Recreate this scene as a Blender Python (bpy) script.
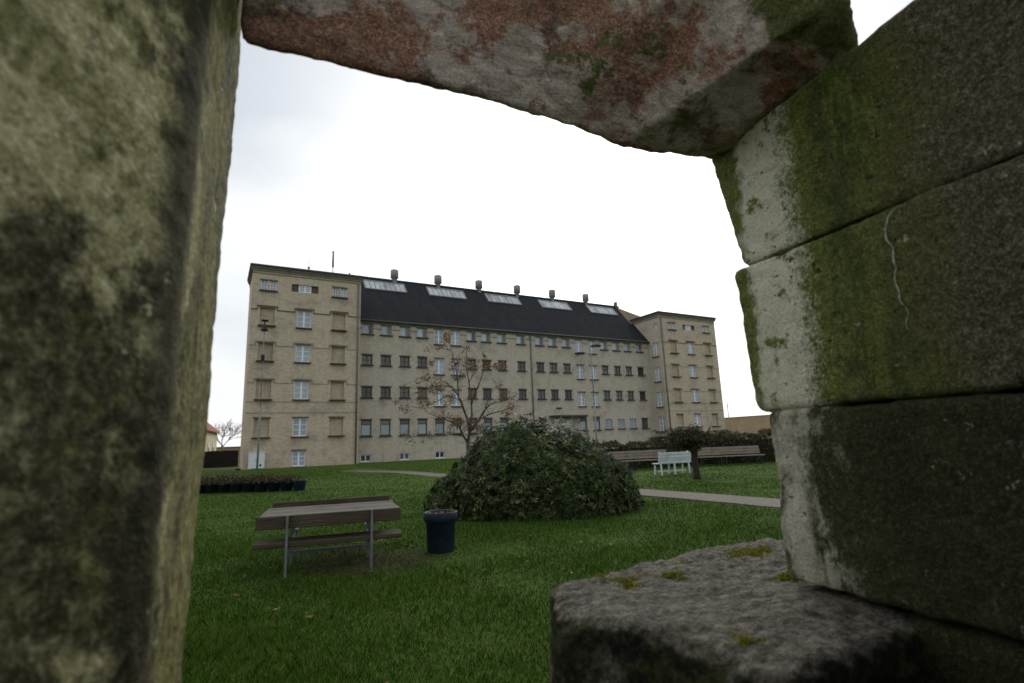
import bpy, bmesh, math, random
import numpy as np
from mathutils import Vector, Matrix

# ------------------------------------------------------------------ clear
for o in list(bpy.data.objects):
    bpy.data.objects.remove(o, do_unlink=True)
scene = bpy.context.scene
random.seed(6)
COL = scene.collection
rad = math.radians

# ------------------------------------------------------------------ camera
F_PX, PITCH, ROLL, EYE = 528.0, rad(10.77), rad(2.1), 1.5
cR0 = Vector((1, 0, 0)); cF = Vector((0, math.cos(PITCH), math.sin(PITCH)))
cU0 = Vector((0, -math.sin(PITCH), math.cos(PITCH)))
cR = cR0 * math.cos(ROLL) - cU0 * math.sin(ROLL)
cU = cR0 * math.sin(ROLL) + cU0 * math.cos(ROLL)
cam_d = bpy.data.cameras.new('camera')
cam = bpy.data.objects.new('camera', cam_d)
COL.objects.link(cam)
m = Matrix((cR, cU, -cF)).transposed().to_4x4()
m.translation = Vector((0, 0, EYE))
cam.matrix_world = m
cam_d.sensor_width = 36.0
cam_d.lens = F_PX / 1024.0 * 36.0
cam_d.clip_start = 0.03
cam_d.clip_end = 6000
cam_d.dof.use_dof = True
cam_d.dof.focus_distance = 4.0
cam_d.dof.aperture_fstop = 3.0
scene.camera = cam

# ------------------------------------------------------------------ sky, sun, exposure
SUN_HEAD, SUN_EL = rad(12), rad(30)
sun_dir = Vector((math.sin(SUN_HEAD) * math.cos(SUN_EL), math.cos(SUN_HEAD) * math.cos(SUN_EL), math.sin(SUN_EL)))
world = bpy.data.worlds.new('World'); scene.world = world
world.use_nodes = True
nt = world.node_tree; nt.nodes.clear()
N = nt.nodes.new; L = nt.links.new
w_out = N('ShaderNodeOutputWorld'); w_bg = N('ShaderNodeBackground'); w_bg.inputs['Strength'].default_value = 0.1
sky = N('ShaderNodeTexSky'); sky.sky_type = 'NISHITA'; sky.sun_disc = False
sky.sun_elevation = SUN_EL; sky.sun_rotation = SUN_HEAD; sky.air_density = 1.0; sky.dust_density = 3.0
w_tc = N('ShaderNodeTexCoord')
w_dot = N('ShaderNodeVectorMath'); w_dot.operation = 'DOT_PRODUCT'; w_dot.inputs[1].default_value = sun_dir
L(w_tc.outputs['Generated'], w_dot.inputs[0])
w_cl = N('ShaderNodeClamp'); L(w_dot.outputs['Value'], w_cl.inputs['Value'])
w_pw = N('ShaderNodeMath'); w_pw.operation = 'POWER'; w_pw.inputs[1].default_value = 13.0; L(w_cl.outputs[0], w_pw.inputs[0])
w_mp = N('ShaderNodeMapping'); w_mp.inputs['Location'].default_value = (6.6, 2.9, 8.2); w_mp.inputs['Scale'].default_value = (1.0, 1.0, 2.0); L(w_tc.outputs['Generated'], w_mp.inputs['Vector'])
w_no = N('ShaderNodeTexNoise'); w_no.inputs['Scale'].default_value = 1.3; w_no.inputs['Detail'].default_value = 7; w_no.inputs['Roughness'].default_value = 0.45
L(w_mp.outputs[0], w_no.inputs['Vector'])
w_rp = N('ShaderNodeValToRGB')
w_rp.color_ramp.elements[0].position = 0.36; w_rp.color_ramp.elements[0].color = (4.5, 4.9, 5.35, 1)
w_rp.color_ramp.elements[1].position = 0.62; w_rp.color_ramp.elements[1].color = (8.7, 8.8, 8.9, 1)
L(w_no.outputs['Fac'], w_rp.inputs['Fac'])
w_gl = N('ShaderNodeVectorMath'); w_gl.operation = 'SCALE'; w_gl.inputs[0].default_value = (9.0, 8.6, 7.9)
L(w_pw.outputs[0], w_gl.inputs['Scale'])
w_ad = N('ShaderNodeVectorMath'); w_ad.operation = 'ADD'
L(w_rp.outputs['Color'], w_ad.inputs[0]); L(w_gl.outputs[0], w_ad.inputs[1])
w_mx = N('ShaderNodeMix'); w_mx.data_type = 'RGBA'; w_mx.inputs['Factor'].default_value = 0.9
L(sky.outputs[0], w_mx.inputs['A']); L(w_ad.outputs[0], w_mx.inputs['B'])
L(w_mx.outputs['Result'], w_bg.inputs['Color']); L(w_bg.outputs[0], w_out.inputs[0])

sd = bpy.data.lights.new('sun', 'SUN'); sd.energy = 0.7; sd.angle = rad(14); sd.color = (1, 0.95, 0.87)
so = bpy.data.objects.new('sun', sd); COL.objects.link(so)
so.rotation_euler = (-sun_dir).to_track_quat('-Z', 'Y').to_euler()
so.location = (0, 0, 40)

scene.view_settings.view_transform = 'Standard'
scene.view_settings.look = 'None'
scene.view_settings.exposure = 0.45
scene.view_settings.gamma = 1.0
scene.view_settings.use_curve_mapping = False
scene.render.engine = 'CYCLES'

# ------------------------------------------------------------------ pixel helpers (directions only; distance from the ground / planes)
def pray(x, y):
    return cR * ((x - 512) / F_PX) + cU * ((341.5 - y) / F_PX) + cF
def gnd(x, y, z=0.0):
    d = pray(x, y); return Vector((0, 0, EYE)) + d * ((z - EYE) / d.z)
def at_depth(x, y, Y):
    d = pray(x, y); return Vector((0, 0, EYE)) + d * (Y / d.y)

# ------------------------------------------------------------------ object helpers
def tag(o, label=None, cat=None, group=None, kind=None):
    if label: o['label'] = label
    if cat: o['category'] = cat
    if group: o['group'] = group
    if kind: o['kind'] = kind
    return o
def link(name, me, parent=None, loc=None, rz=None):
    o = bpy.data.objects.new(name, me); COL.objects.link(o)
    if parent: o.parent = parent
    if loc is not None: o.location = loc
    if rz is not None: o.rotation_euler = (0, 0, rz)
    return o
def empty(name, loc=(0, 0, 0), rz=0.0, parent=None):
    o = bpy.data.objects.new(name, None); COL.objects.link(o)
    o.location = loc; o.rotation_euler = (0, 0, rz); o.empty_display_size = 0.2
    if parent: o.parent = parent
    return o
def copy_tree(o, parent=None):
    c = o.copy(); COL.objects.link(c); c.parent = parent
    for ch in list(o.children): copy_tree(ch, c)
    return c

class MB:
    """collects shapes for ONE mesh"""
    def __init__(s): s.v = []; s.f = []; s.sm = []
    def add(s, vs, fs, smooth=False):
        b = len(s.v); s.v += [tuple(v) for v in vs]
        for f in fs: s.f.append([b + i for i in f]); s.sm.append(smooth)
        return s
    def box(s, c, d, rot=None, bev=0.0):
        x, y, z = d[0] / 2, d[1] / 2, d[2] / 2
        if bev <= 0:
            vs = [Vector(p) for p in ((-x,-y,-z),(x,-y,-z),(x,y,-z),(-x,y,-z),(-x,-y,z),(x,-y,z),(x,y,z),(-x,y,z))]
            fs = [(0,3,2,1),(4,5,6,7),(0,1,5,4),(1,2,6,5),(2,3,7,6),(3,0,4,7)]
        else:
            bm = bmesh.new(); bmesh.ops.create_cube(bm, size=1)
            for v in bm.verts: v.co = Vector((v.co.x * d[0], v.co.y * d[1], v.co.z * d[2]))
            bmesh.ops.bevel(bm, geom=bm.edges[:], offset=bev, segments=1, affect='EDGES')
            bm.verts.index_update()
            vs = [v.co.copy() for v in bm.verts]; fs = [[v.index for v in f.verts] for f in bm.faces]; bm.free()
        if rot is not None: vs = [rot @ v for v in vs]
        c = Vector(c)
        return s.add([v + c for v in vs], fs)
    def bar(s, a, b, w, h, bev=0.0):
        """rectangular bar from a to b; w sideways, h up"""
        a = Vector(a); b = Vector(b); d = b - a; l = d.length; d.normalize()
        up = Vector((0, 0, 1)) if abs(d.z) < 0.99 else Vector((0, 1, 0))
        sd_ = d.cross(up).normalized(); up = sd_.cross(d).normalized()
        rot = Matrix((d, -sd_, up)).transposed()
        return s.box((a + b) / 2, (l, w, h), rot, bev)
    def tube(s, pts, rs, n=8, cap=True):
        pts = [Vector(p) for p in pts]
        if not hasattr(rs, '__len__'): rs = [rs] * len(pts)
        vs = []; fs = []
        ref = None
        for i, p in enumerate(pts):
            d = (pts[min(i + 1, len(pts) - 1)] - pts[max(i - 1, 0)]).normalized()
            if ref is None:
                ref = Vector((1, 0, 0)) if abs(d.x) < 0.8 else Vector((0, 1, 0))
            a = (ref - d * ref.dot(d)).normalized(); ref = a; b = d.cross(a)
            for k in range(n):
                t = 2 * math.pi * k / n
                vs.append(p + (a * math.cos(t) + b * math.sin(t)) * rs[i])
        for i in range(len(pts) - 1):
            for k in range(n):
                k2 = (k + 1) % n
                fs.append((i*n+k, i*n+k2, (i+1)*n+k2, (i+1)*n+k))
        if cap:
            fs.append(tuple(reversed(range(n)))); fs.append(tuple(range((len(pts)-1)*n, len(pts)*n)))
        return s.add(vs, fs, True)
    def lathe(s, prof, n=20, c=(0, 0, 0)):
        """prof: list of (r,z)"""
        vs = []; fs = []
        for r, z in prof:
            for k in range(n):
                t = 2 * math.pi * k / n
                vs.append((c[0] + r * math.cos(t), c[1] + r * math.sin(t), c[2] + z))
        for i in range(len(prof) - 1):
            for k in range(n):
                k2 = (k + 1) % n
                fs.append((i*n+k, i*n+k2, (i+1)*n+k2, (i+1)*n+k))
        return s.add(vs, fs, True)
    def mesh(s, name, mat):
        me = bpy.data.meshes.new(name); me.from_pydata(s.v, [], s.f)
        me.polygons.foreach_set('use_smooth', s.sm)
        if mat: me.materials.append(mat)
        me.update(); return me
    def build(s, name, mat, parent=None, loc=None, rz=None):
        return link(name, s.mesh(name, mat), parent, loc, rz)

def np_mesh(name, verts, nper, mat, smooth=False, attr=None):
    """verts (n*nper,3): polygons of nper verts each"""
    verts = np.asarray(verts, np.float32); nv = len(verts); nf = nv // nper
    me = bpy.data.meshes.new(name)
    me.vertices.add(nv); me.vertices.foreach_set('co', verts.ravel())
    me.loops.add(nv); me.loops.foreach_set('vertex_index', np.arange(nv, dtype=np.int32))
    me.polygons.add(nf); me.polygons.foreach_set('loop_start', np.arange(nf, dtype=np.int32) * nper)
    me.polygons.foreach_set('loop_total', np.full(nf, nper, np.int32))
    if attr is not None:
        a = me.attributes.new('tint', 'FLOAT', 'POINT'); a.data.foreach_set('value', np.asarray(attr, np.float32))
    me.materials.append(mat); me.update(calc_edges=True); me.validate()
    return me

# ------------------------------------------------------------------ material helpers
class NT:
    def __init__(s, name, rough=0.85, spec=0.3):
        s.mat = bpy.data.materials.new(name); s.mat.use_nodes = True
        s.t = s.mat.node_tree; s.b = s.t.nodes['Principled BSDF']
        s.b.inputs['Roughness'].default_value = rough
        s.b.inputs['Specular IOR Level'].default_value = spec
        s.tc = s.t.nodes.new('ShaderNodeTexCoord')
        s.obj = s.tc.outputs['Object']
    def put(s, sock, v):
        if isinstance(v, bpy.types.NodeSocket): s.t.links.new(v, sock)
        elif isinstance(v, (tuple, list)) and len(v) == 3 and sock.type == 'RGBA': sock.default_value = (*v, 1)
        else: sock.default_value = v
    def noise(s, scale, detail=4, rough=0.55, vec=None, dist=0.0, out='Fac'):
        n = s.t.nodes.new('ShaderNodeTexNoise'); s.put(n.inputs['Vector'], vec or s.obj)
        n.inputs['Scale'].default_value = scale; n.inputs['Detail'].default_value = detail
        n.inputs['Roughness'].default_value = rough; n.inputs['Distortion'].default_value = dist
        return n.outputs[out]
    def vor(s, scale, vec=None, feature='F1', out='Distance', rnd=1.0):
        n = s.t.nodes.new('ShaderNodeTexVoronoi'); n.feature = feature; s.put(n.inputs['Vector'], vec or s.obj)
        n.inputs['Scale'].default_value = scale; n.inputs['Randomness'].default_value = rnd
        return n.outputs[out]
    def map(s, scale=(1, 1, 1), loc=(0, 0, 0), rot=(0, 0, 0), vec=None):
        n = s.t.nodes.new('ShaderNodeMapping'); s.put(n.inputs['Vector'], vec or s.obj)
        n.inputs['Scale'].default_value = scale; n.inputs['Location'].default_value = loc; n.inputs['Rotation'].default_value = rot
        return n.outputs[0]
    def ramp(s, fac, stops, interp='LINEAR'):
        n = s.t.nodes.new('ShaderNodeValToRGB'); s.put(n.inputs['Fac'], fac); cr = n.color_ramp; cr.interpolation = interp
        while len(cr.elements) < len(stops): cr.elements.new(0.5)
        for e, (p, c) in zip(cr.elements, stops):
            e.position = p
            e.color = (c, c, c, 1) if not isinstance(c, (tuple, list)) else (*c, 1)
        return n.outputs['Color']
    def mix(s, fac, a, b, blend='MIX'):
        n = s.t.nodes.new('ShaderNodeMix'); n.data_type = 'RGBA'; n.blend_type = blend
        s.put(n.inputs['Factor'], fac); s.put(n.inputs['A'], a); s.put(n.inputs['B'], b)
        return n.outputs['Result']
    def math(s, op, a, b=0.0, clamp=False):
        n = s.t.nodes.new('ShaderNodeMath'); n.operation = op; n.use_clamp = clamp
        s.put(n.inputs[0], a); s.put(n.inputs[1], b); return n.outputs[0]
    def xyz(s, vec=None):
        n = s.t.nodes.new('ShaderNodeSeparateXYZ'); s.put(n.inputs[0], vec or s.obj); return n.outputs
    def comb(s, x, y, z):
        n = s.t.nodes.new('ShaderNodeCombineXYZ'); s.put(n.inputs[0], x); s.put(n.inputs[1], y); s.put(n.inputs[2], z); return n.outputs[0]
    def mask(s, v, lo, hi):
        n = s.t.nodes.new('ShaderNodeMapRange'); n.interpolation_type = 'SMOOTHSTEP'; s.put(n.inputs[0], v)
        n.inputs[1].default_value = lo; n.inputs[2].default_value = hi; return n.outputs[0]
    def attr(s, name):
        n = s.t.nodes.new('ShaderNodeAttribute'); n.attribute_name = name; return n.outputs['Fac']
    def rnd(s):
        n = s.t.nodes.new('ShaderNodeObjectInfo'); return n.outputs['Random']
    def bump(s, h, strength=0.5, dist=0.01, normal=None):
        n = s.t.nodes.new('ShaderNodeBump'); s.put(n.inputs['Height'], h)
        n.inputs['Strength'].default_value = strength; n.inputs['Distance'].default_value = dist
        if normal is not None: s.t.links.new(normal, n.inputs['Normal'])
        s.t.links.new(n.outputs[0], s.b.inputs['Normal']); return n.outputs[0]
    def color(s, c): s.put(s.b.inputs['Base Color'], c); return s
    def rough(s, c): s.put(s.b.inputs['Roughness'], c); return s

def simple(name, col, rough=0.7, var=0.25, scale=6.0, spec=0.3, metal=0.0, bump=0.0, bscale=60):
    t = NT(name, rough, spec); t.b.inputs['Metallic'].default_value = metal
    n = t.noise(scale, 5, 0.6)
    d = tuple(c * (1 - var) for c in col); u_ = tuple(min(1, c * (1 + var)) for c in col)
    t.color(t.ramp(n, [(0.3, d), (0.7, u_)]))
    if bump: t.bump(t.noise(bscale, 4, 0.6), bump, 0.01)
    return t.mat

M = {}
# ---- stone of the gateway (local x across the opening, y through the wall)
def stone_common(t, base, fine=0.35):
    speck = t.noise(170, 3, 0.7); med = t.noise(24, 6, 0.65); big = t.noise(4.5, 5, 0.6)
    c = t.mix(t.mask(speck, 0.42, 0.66), base, t.mix(0.55, base, (0.42, 0.41, 0.37)))
    c = t.mix(t.math('MULTIPLY', t.mask(speck, 0.46, 0.3), fine), c, (0.03, 0.03, 0.026))
    return c, speck, med, big
def stone_bump(t, extra=None, s1=0.55):
    h = t.math('ADD', t.math('MULTIPLY', t.noise(95, 5, 0.7), 0.5), t.noise(22, 6, 0.65))
    pits = t.mask(t.vor(60), 0.0, 0.35)
    h = t.math('ADD', h, t.math('MULTIPLY', pits, 0.25))
    if extra is not None: h = t.math('ADD', h, extra)
    t.bump(h, s1, 0.02)

def mat_jamb(name='jamb_granite', algae_shade=0.0):
    t = NT(name, 0.86, 0.25); X = t.xyz()
    grain = t.noise(210, 3, 0.75); fine = t.noise(85, 5, 0.75); med = t.noise(17, 6, 0.7); big = t.noise(3.4, 6, 0.65)
    g2 = t.math('ADD', t.math('MULTIPLY', grain, 0.55), t.math('MULTIPLY', fine, 0.45))
    stre = t.noise(8, 6, 0.65, t.map((1, 1, 0.13)))                # run-off streaks down the face
    y = t.math('ADD', X[1], t.math('ADD', t.math('MULTIPLY', t.math('SUBTRACT', med, 0.5), 0.13), t.math('ADD', t.math('MULTIPLY', t.math('SUBTRACT', stre, 0.5), 0.14), t.math('MULTIPLY', t.math('SUBTRACT', fine, 0.5), 0.05))))
    grey = t.ramp(g2, [(0.34, (0.36, 0.335, 0.25)), (0.48, (0.57, 0.54, 0.42)), (0.64, (0.74, 0.71, 0.58))])
    brown = t.ramp(g2, [(0.38, (0.020, 0.019, 0.009)), (0.5, (0.066, 0.060, 0.032)), (0.62, (0.22, 0.20, 0.125))])
    gr1 = t.ramp(g2, [(0.36, (0.034, 0.048, 0.007)), (0.5, (0.105, 0.130, 0.022)), (0.64, (0.25, 0.26, 0.085))])
    gr2 = t.ramp(g2, [(0.36, (0.012, 0.018, 0.005)), (0.5, (0.045, 0.060, 0.013)), (0.64, (0.12, 0.135, 0.04))])
    olv = t.ramp(g2, [(0.36, (0.025, 0.027, 0.008)), (0.5, (0.080, 0.082, 0.022)), (0.64, (0.19, 0.18, 0.07))])
    blk = t.ramp(g2, [(0.38, (0.004, 0.006, 0.002)), (0.52, (0.016, 0.020, 0.006)), (0.64, (0.07, 0.068, 0.026))])
    gr2 = t.mix(t.mask(t.noise(6, 6, 0.7, t.map((1, 1, 0.35), (3, 1, 7))), 0.47, 0.58), gr2, olv)
    gr2 = t.mix(t.math('MULTIPLY', t.mask(t.noise(11, 6, 0.7, t.map((1, 1, 0.2), (8, 5, 2))), 0.5, 0.6), .7), gr2, gr1)
    y2 = t.math('ADD', y, t.math('ADD', t.math('MULTIPLY', t.math('SUBTRACT', big, 0.5), 0.35), t.math('MULTIPLY', t.math('SUBTRACT', t.noise(30, 6, .75), 0.5), 0.16)))
    c = t.mix(t.mask(y2, 0.55, 0.70), brown, olv)
    c = t.mix(t.mask(y2, 0.66, 0.78), c, gr2)
    c = t.mix(t.mask(y, 0.83, 0.91), c, gr1)
    if algae_shade:
        c = t.mix(algae_shade, c, blk)  # black algae that also paints the shade on the lower blocks
        flake = t.mask(t.noise(13, 6, 0.7, t.map((1, 1, 0.55), (1, 4, 2))), 0.45, 0.56)
        c = t.mix(t.math('MULTIPLY', t.math('MULTIPLY', t.mask(y, 0.88, 0.98), flake), 0.55), c, grey)
        c = t.mix(t.math('MULTIPLY', t.math('MULTIPLY', t.mask(y, 1.10, 1.06), t.mask(y, 0.97, 1.05)), .7), c, grey)
    else:
        y3 = t.math('ADD', y, t.math('MULTIPLY', t.math('SUBTRACT', g2, 0.5), 0.22))
        c = t.mix(t.mask(y3, 0.91, 1.0), c, grey)
        pal = t.math('MULTIPLY', t.mask(t.noise(11, 6, 0.7, t.map(loc=(2, 0, 5))), 0.56, 0.64), t.mask(y, 0.90, 0.95))
        c = t.mix(pal, c, gr1)
    rim = t.math('MULTIPLY', t.mask(y, 1.085, 1.115), t.mask(t.noise(3.0, 3, 0.5, t.map((1, 1, 1), (0, 0, 2.0))), 0.42, 0.50))
    c = t.mix(rim, c, gr1)
    sp = t.math('MULTIPLY', t.mask(t.noise(42, 4, 0.7), 0.655, 0.69), t.mask(t.noise(6, 4, .6), 0.46, 0.56))
    c = t.mix(t.math('MULTIPLY', sp, .75), c, (0.40, 0.385, 0.29))
    pit = t.mask(t.noise(55, 3, 0.6, t.map(loc=(6, 2, 1))), 0.36, 0.30)
    c = t.mix(t.math('MULTIPLY', pit, .8), c, (0.012, 0.012, 0.008))
    t.color(c)
    h = t.math('ADD', t.math('MULTIPLY', t.noise(120, 4, .75), 0.8), t.math('ADD', t.math('MULTIPLY', med, 0.8), t.math('MULTIPLY', pit, -0.8)))
    t.bump(h, 0.9, 0.012); return t.mat
def mat_lintel():
    t = NT('lintel_granite', 0.85, 0.25)
    grain = t.noise(190, 3, 0.75); fine = t.noise(80, 5, 0.75); med = t.noise(15, 7, 0.7)
    str_ = t.noise(20, 8, 0.75, t.map((0.45, 1.8, 1.2), rot=(0, 0, 0.5)), dist=0.6)
    g2 = t.math('ADD', t.math('MULTIPLY', grain, 0.4), t.math('MULTIPLY', str_, 0.6))
    g3 = t.math('ADD', t.math('MULTIPLY', grain, 0.6), t.math('MULTIPLY', fine, 0.4))
    grey = t.ramp(g2, [(0.36, (0.22, 0.17, 0.13)), (0.48, (0.60, 0.50, 0.41)), (0.60, (0.84, 0.77, 0.67))])
    rust = t.ramp(g3, [(0.37, (0.11, 0.048, 0.026)), (0.5, (0.40, 0.20, 0.125)), (0.63, (0.72, 0.50, 0.38))])
    edge = t.math('MULTIPLY', t.math('SUBTRACT', str_, 0.5), 0.25)
    c = t.mix(t.mask(t.math('ADD', t.noise(2.7, 7, 0.7, t.map(loc=(4.3, 1.0, 0))), edge), 0.495, 0.55), grey, rust)
    dark = t.ramp(g3, [(0.38, (0.03, 0.022, 0.013)), (0.62, (0.22, 0.17, 0.11))])
    c = t.mix(t.math('MULTIPLY', t.mask(t.math('ADD', t.noise(4.4, 7, 0.7, t.map(loc=(1.3, 6.0, 2))), edge), 0.53, 0.60), .75), c, dark)
    grn = t.ramp(g3, [(0.36, (0.045, 0.055, 0.012)), (0.5, (0.15, 0.165, 0.05)), (0.64, (0.30, 0.30, 0.13))])
    c = t.mix(t.mask(t.math('ADD', t.noise(2.9, 7, 0.7, t.map(loc=(9.4, 3.0, 0))), edge), 0.60, 0.64), c, grn)
    LX = t.xyz()
    c = t.mix(t.mask(t.math('ADD', t.math('ADD', LX[1], t.math('MULTIPLY', med, 0.12)), t.math('MULTIPLY', t.math('ABSOLUTE', t.math('SUBTRACT', LX[0], 0.36)), 0.25)), 1.075, 1.055), c, grn)
    t.color(c)
    h = t.math('ADD', t.math('MULTIPLY', t.noise(110, 4, .75), 0.6), t.math('MULTIPLY', str_, 2.4))
    t.bump(h, 1.0, 0.014); return t.mat
def mat_pillar():
    t = NT('pillar_granite', 0.88, 0.2); X = t.xyz()
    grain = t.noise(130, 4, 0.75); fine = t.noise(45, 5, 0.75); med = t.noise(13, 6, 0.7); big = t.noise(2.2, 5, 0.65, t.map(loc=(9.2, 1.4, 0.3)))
    g2 = t.math('ADD', t.math('MULTIPLY', grain, 0.45), t.math('MULTIPLY', fine, 0.55))
    base = t.ramp(g2, [(0.36, (0.22, 0.20, 0.080)), (0.5, (0.49, 0.455, 0.235)), (0.62, (0.78, 0.74, 0.46))])
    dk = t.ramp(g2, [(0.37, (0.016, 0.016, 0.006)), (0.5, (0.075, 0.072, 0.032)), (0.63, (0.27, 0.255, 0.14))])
    grn = t.ramp(g2, [(0.36, (0.07, 0.072, 0.016)), (0.5, (0.19, 0.185, 0.055)), (0.63, (0.40, 0.38, 0.16))])
    c = t.mix(t.mask(t.math('ADD', t.math('MULTIPLY', med, .45), t.math('MULTIPLY', big, .55)), 0.47, 0.55), base, dk)  # dark algae patches, offset so the lower face carries painted shade
    c = t.mix(t.math('MULTIPLY', t.mask(t.noise(7, 6, .7, t.map(loc=(5, 5, 0))), 0.52, 0.62), .6), c, grn)
    # distance from the stone's leaning arris (it leans with height): dark crust beside it, olive moss on the narrow face
    arr = t.math('SUBTRACT', t.math('SUBTRACT', X[1], t.math('MULTIPLY', X[2], 0.075)), 0.704)
    arr = t.math('ADD', arr, t.math('MULTIPLY', t.math('SUBTRACT', med, .5), .09))
    c = t.mix(t.math('MULTIPLY', t.math('MULTIPLY', t.mask(arr, -0.07, -0.015), t.mask(arr, 0.05, 0.0)), .85), c, (0.03, 0.03, 0.016))
    c = t.mix(t.math('MULTIPLY', t.mask(arr, 0.02, 0.09), .85), c, t.mix(t.mask(t.noise(9, 6, .7, t.map((1, 1, .3))), .46, .6), grn, dk))
    sp = t.math('MULTIPLY', t.mask(t.noise(26, 4, 0.7, t.map(loc=(3, 3, 3))), 0.63, 0.68), t.mask(t.noise(6, 3), 0.45, 0.58))
    c = t.mix(t.math('MULTIPLY', sp, .8), c, (0.66, 0.60, 0.40))
    t.color(c)
    t.bump(t.math('ADD', t.math('MULTIPLY', grain, .7), t.math('MULTIPLY', t.noise(30, 6, .7), 1.2)), 0.9, 0.014); return t.mat
def mat_basestone():
    t = NT('base_granite', 0.85, 0.25)
    grain = t.noise(190, 4, 0.75); fine = t.noise(70, 5, 0.75); med = t.noise(20, 7, 0.72); big = t.noise(4, 5, 0.6)
    lay = t.noise(42, 7, 0.75, t.map((0.8, 1.25, 1), rot=(0, 0, 0.35)))
    g2 = t.math('ADD', t.math('MULTIPLY', grain, 0.35), t.math('MULTIPLY', lay, 0.65))
    top = t.ramp(g2, [(0.37, (0.014, 0.013, 0.009)), (0.47, (0.125, 0.113, 0.088)), (0.60, (0.40, 0.37, 0.30))])
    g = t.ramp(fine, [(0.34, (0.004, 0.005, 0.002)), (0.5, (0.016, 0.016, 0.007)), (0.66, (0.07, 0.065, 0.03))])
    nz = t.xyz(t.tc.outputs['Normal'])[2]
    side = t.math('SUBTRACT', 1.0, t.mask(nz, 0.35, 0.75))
    c = t.mix(t.math('MULTIPLY', t.mask(big, 0.36, 0.50), side), top, g)  # side faces near black: dark growth plus shade put into the colour
    tint = t.math('MULTIPLY', t.mask(t.noise(9, 6, .7, t.map(loc=(2, 8, 1))), .52, .60), .55)
    c = t.mix(tint, c, t.ramp(fine, [(0.36, (0.03, 0.034, 0.008)), (0.62, (0.16, 0.155, 0.045))]))
    t.color(c)
    h = t.math('ADD', t.math('MULTIPLY', lay, 3.0), t.math('ADD', med, t.math('MULTIPLY', grain, .5)))
    t.bump(h, 1.0, 0.016); return t.mat
M['jamb'] = mat_jamb(); M['jamb_algae_shade'] = mat_jamb('jamb_granite_algae_shade', 0.84); M['lintel'] = mat_lintel(); M['pillar'] = mat_pillar(); M['base'] = mat_basestone()

def mat_brick(name, a, b, c3, stain=0.5):
    t = NT(name, 0.92, 0.15); X = t.xyz()
    uv = t.comb(t.math('ADD', X[0], X[1]), X[2], 0.0)
    br = t.t.nodes.new('ShaderNodeTexBrick'); t.put(br.inputs['Vector'], uv)
    br.inputs['Scale'].default_value = 1.0; br.inputs['Brick Width'].default_value = 0.24; br.inputs['Row Height'].default_value = 0.075
    br.inputs['Mortar Size'].default_value = 0.006; br.inputs['Bias'].default_value = -0.1
    br.inputs['Color1'].default_value = (*a, 1); br.inputs['Color2'].default_value = (*b, 1); br.inputs['Mortar'].default_value = (*c3, 1)
    c = br.outputs['Color']
    hor = t.noise(1.0, 6, 0.7, t.map((1.2, 1.2, 5.5)))
    c = t.mix(t.math('MULTIPLY', t.mask(hor, 0.45, 0.7), 0.35), c, tuple(x * 0.62 for x in a))
    rust = t.noise(0.33, 5, 0.6, t.map((1, 1, 1.4), (2.2, 0, 5)))
    c = t.mix(t.math('MULTIPLY', t.mask(rust, 0.56, 0.72), stain), c, (0.22, 0.135, 0.075))
    run = t.noise(1.5, 6, 0.7, t.map((1.3, 1.3, 0.12)))
    c = t.mix(t.math('MULTIPLY', t.mask(run, 0.52, 0.70), 0.5), c, tuple(x * 0.55 for x in a))
    pale = t.noise(0.5, 4, 0.6, t.map((1, 1, 1.2), (7, 3, 1)))
    c = t.mix(t.math('MULTIPLY', t.mask(pale, 0.52, 0.72), 0.4), c, (0.50, 0.47, 0.40))
    soot = t.noise(0.55, 7, 0.7, t.map((1, 1, 1.1), (3, 8, 4)))
    c = t.mix(t.math('MULTIPLY', t.mask(soot, 0.50, 0.70), 0.5), c, (0.19, 0.175, 0.145))
    mid = t.noise(3.2, 6, 0.75, t.map((1, 1, 2.2)))
    c = t.mix(t.math('MULTIPLY', t.mask(mid, 0.48, 0.70), 0.35), c, (0.20, 0.18, 0.14))
    mid2 = t.noise(2.6, 6, 0.75, t.map((1, 1, 2.6), (5, 1, 2)))
    c = t.mix(t.math('MULTIPLY', t.mask(mid2, 0.52, 0.72), 0.35), c, (0.56, 0.51, 0.42))
    t.color(c); t.bump(t.noise(8, 5, 0.7), 0.25, 0.02); return t.mat
M['brick'] = mat_brick('yellow_brick', (0.55, 0.455, 0.335), (0.395, 0.325, 0.24), (0.48, 0.405, 0.315))
M['brick_main'] = mat_brick('grey_yellow_brick', (0.51, 0.445, 0.36), (0.405, 0.355, 0.285), (0.48, 0.425, 0.345), 0.2)
M['brick_panel'] = mat_brick('blind_panel_brick', (0.47, 0.38, 0.275), (0.35, 0.28, 0.205), (0.42, 0.35, 0.265), 0.3)
M['brick_dark'] = simple('dark_brick', (0.12, 0.095, 0.068), 0.9, 0.3, 3)
M['sill'] = simple('slate_sill', (0.065, 0.06, 0.052), 0.8, 0.3, 4)
M['cornice'] = simple('cornice_render', (0.22, 0.195, 0.15), 0.85, 0.25, 2)
M['flash'] = simple('patinated_flashing', (0.035, 0.05, 0.05), 0.6, 0.3, 2)
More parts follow.
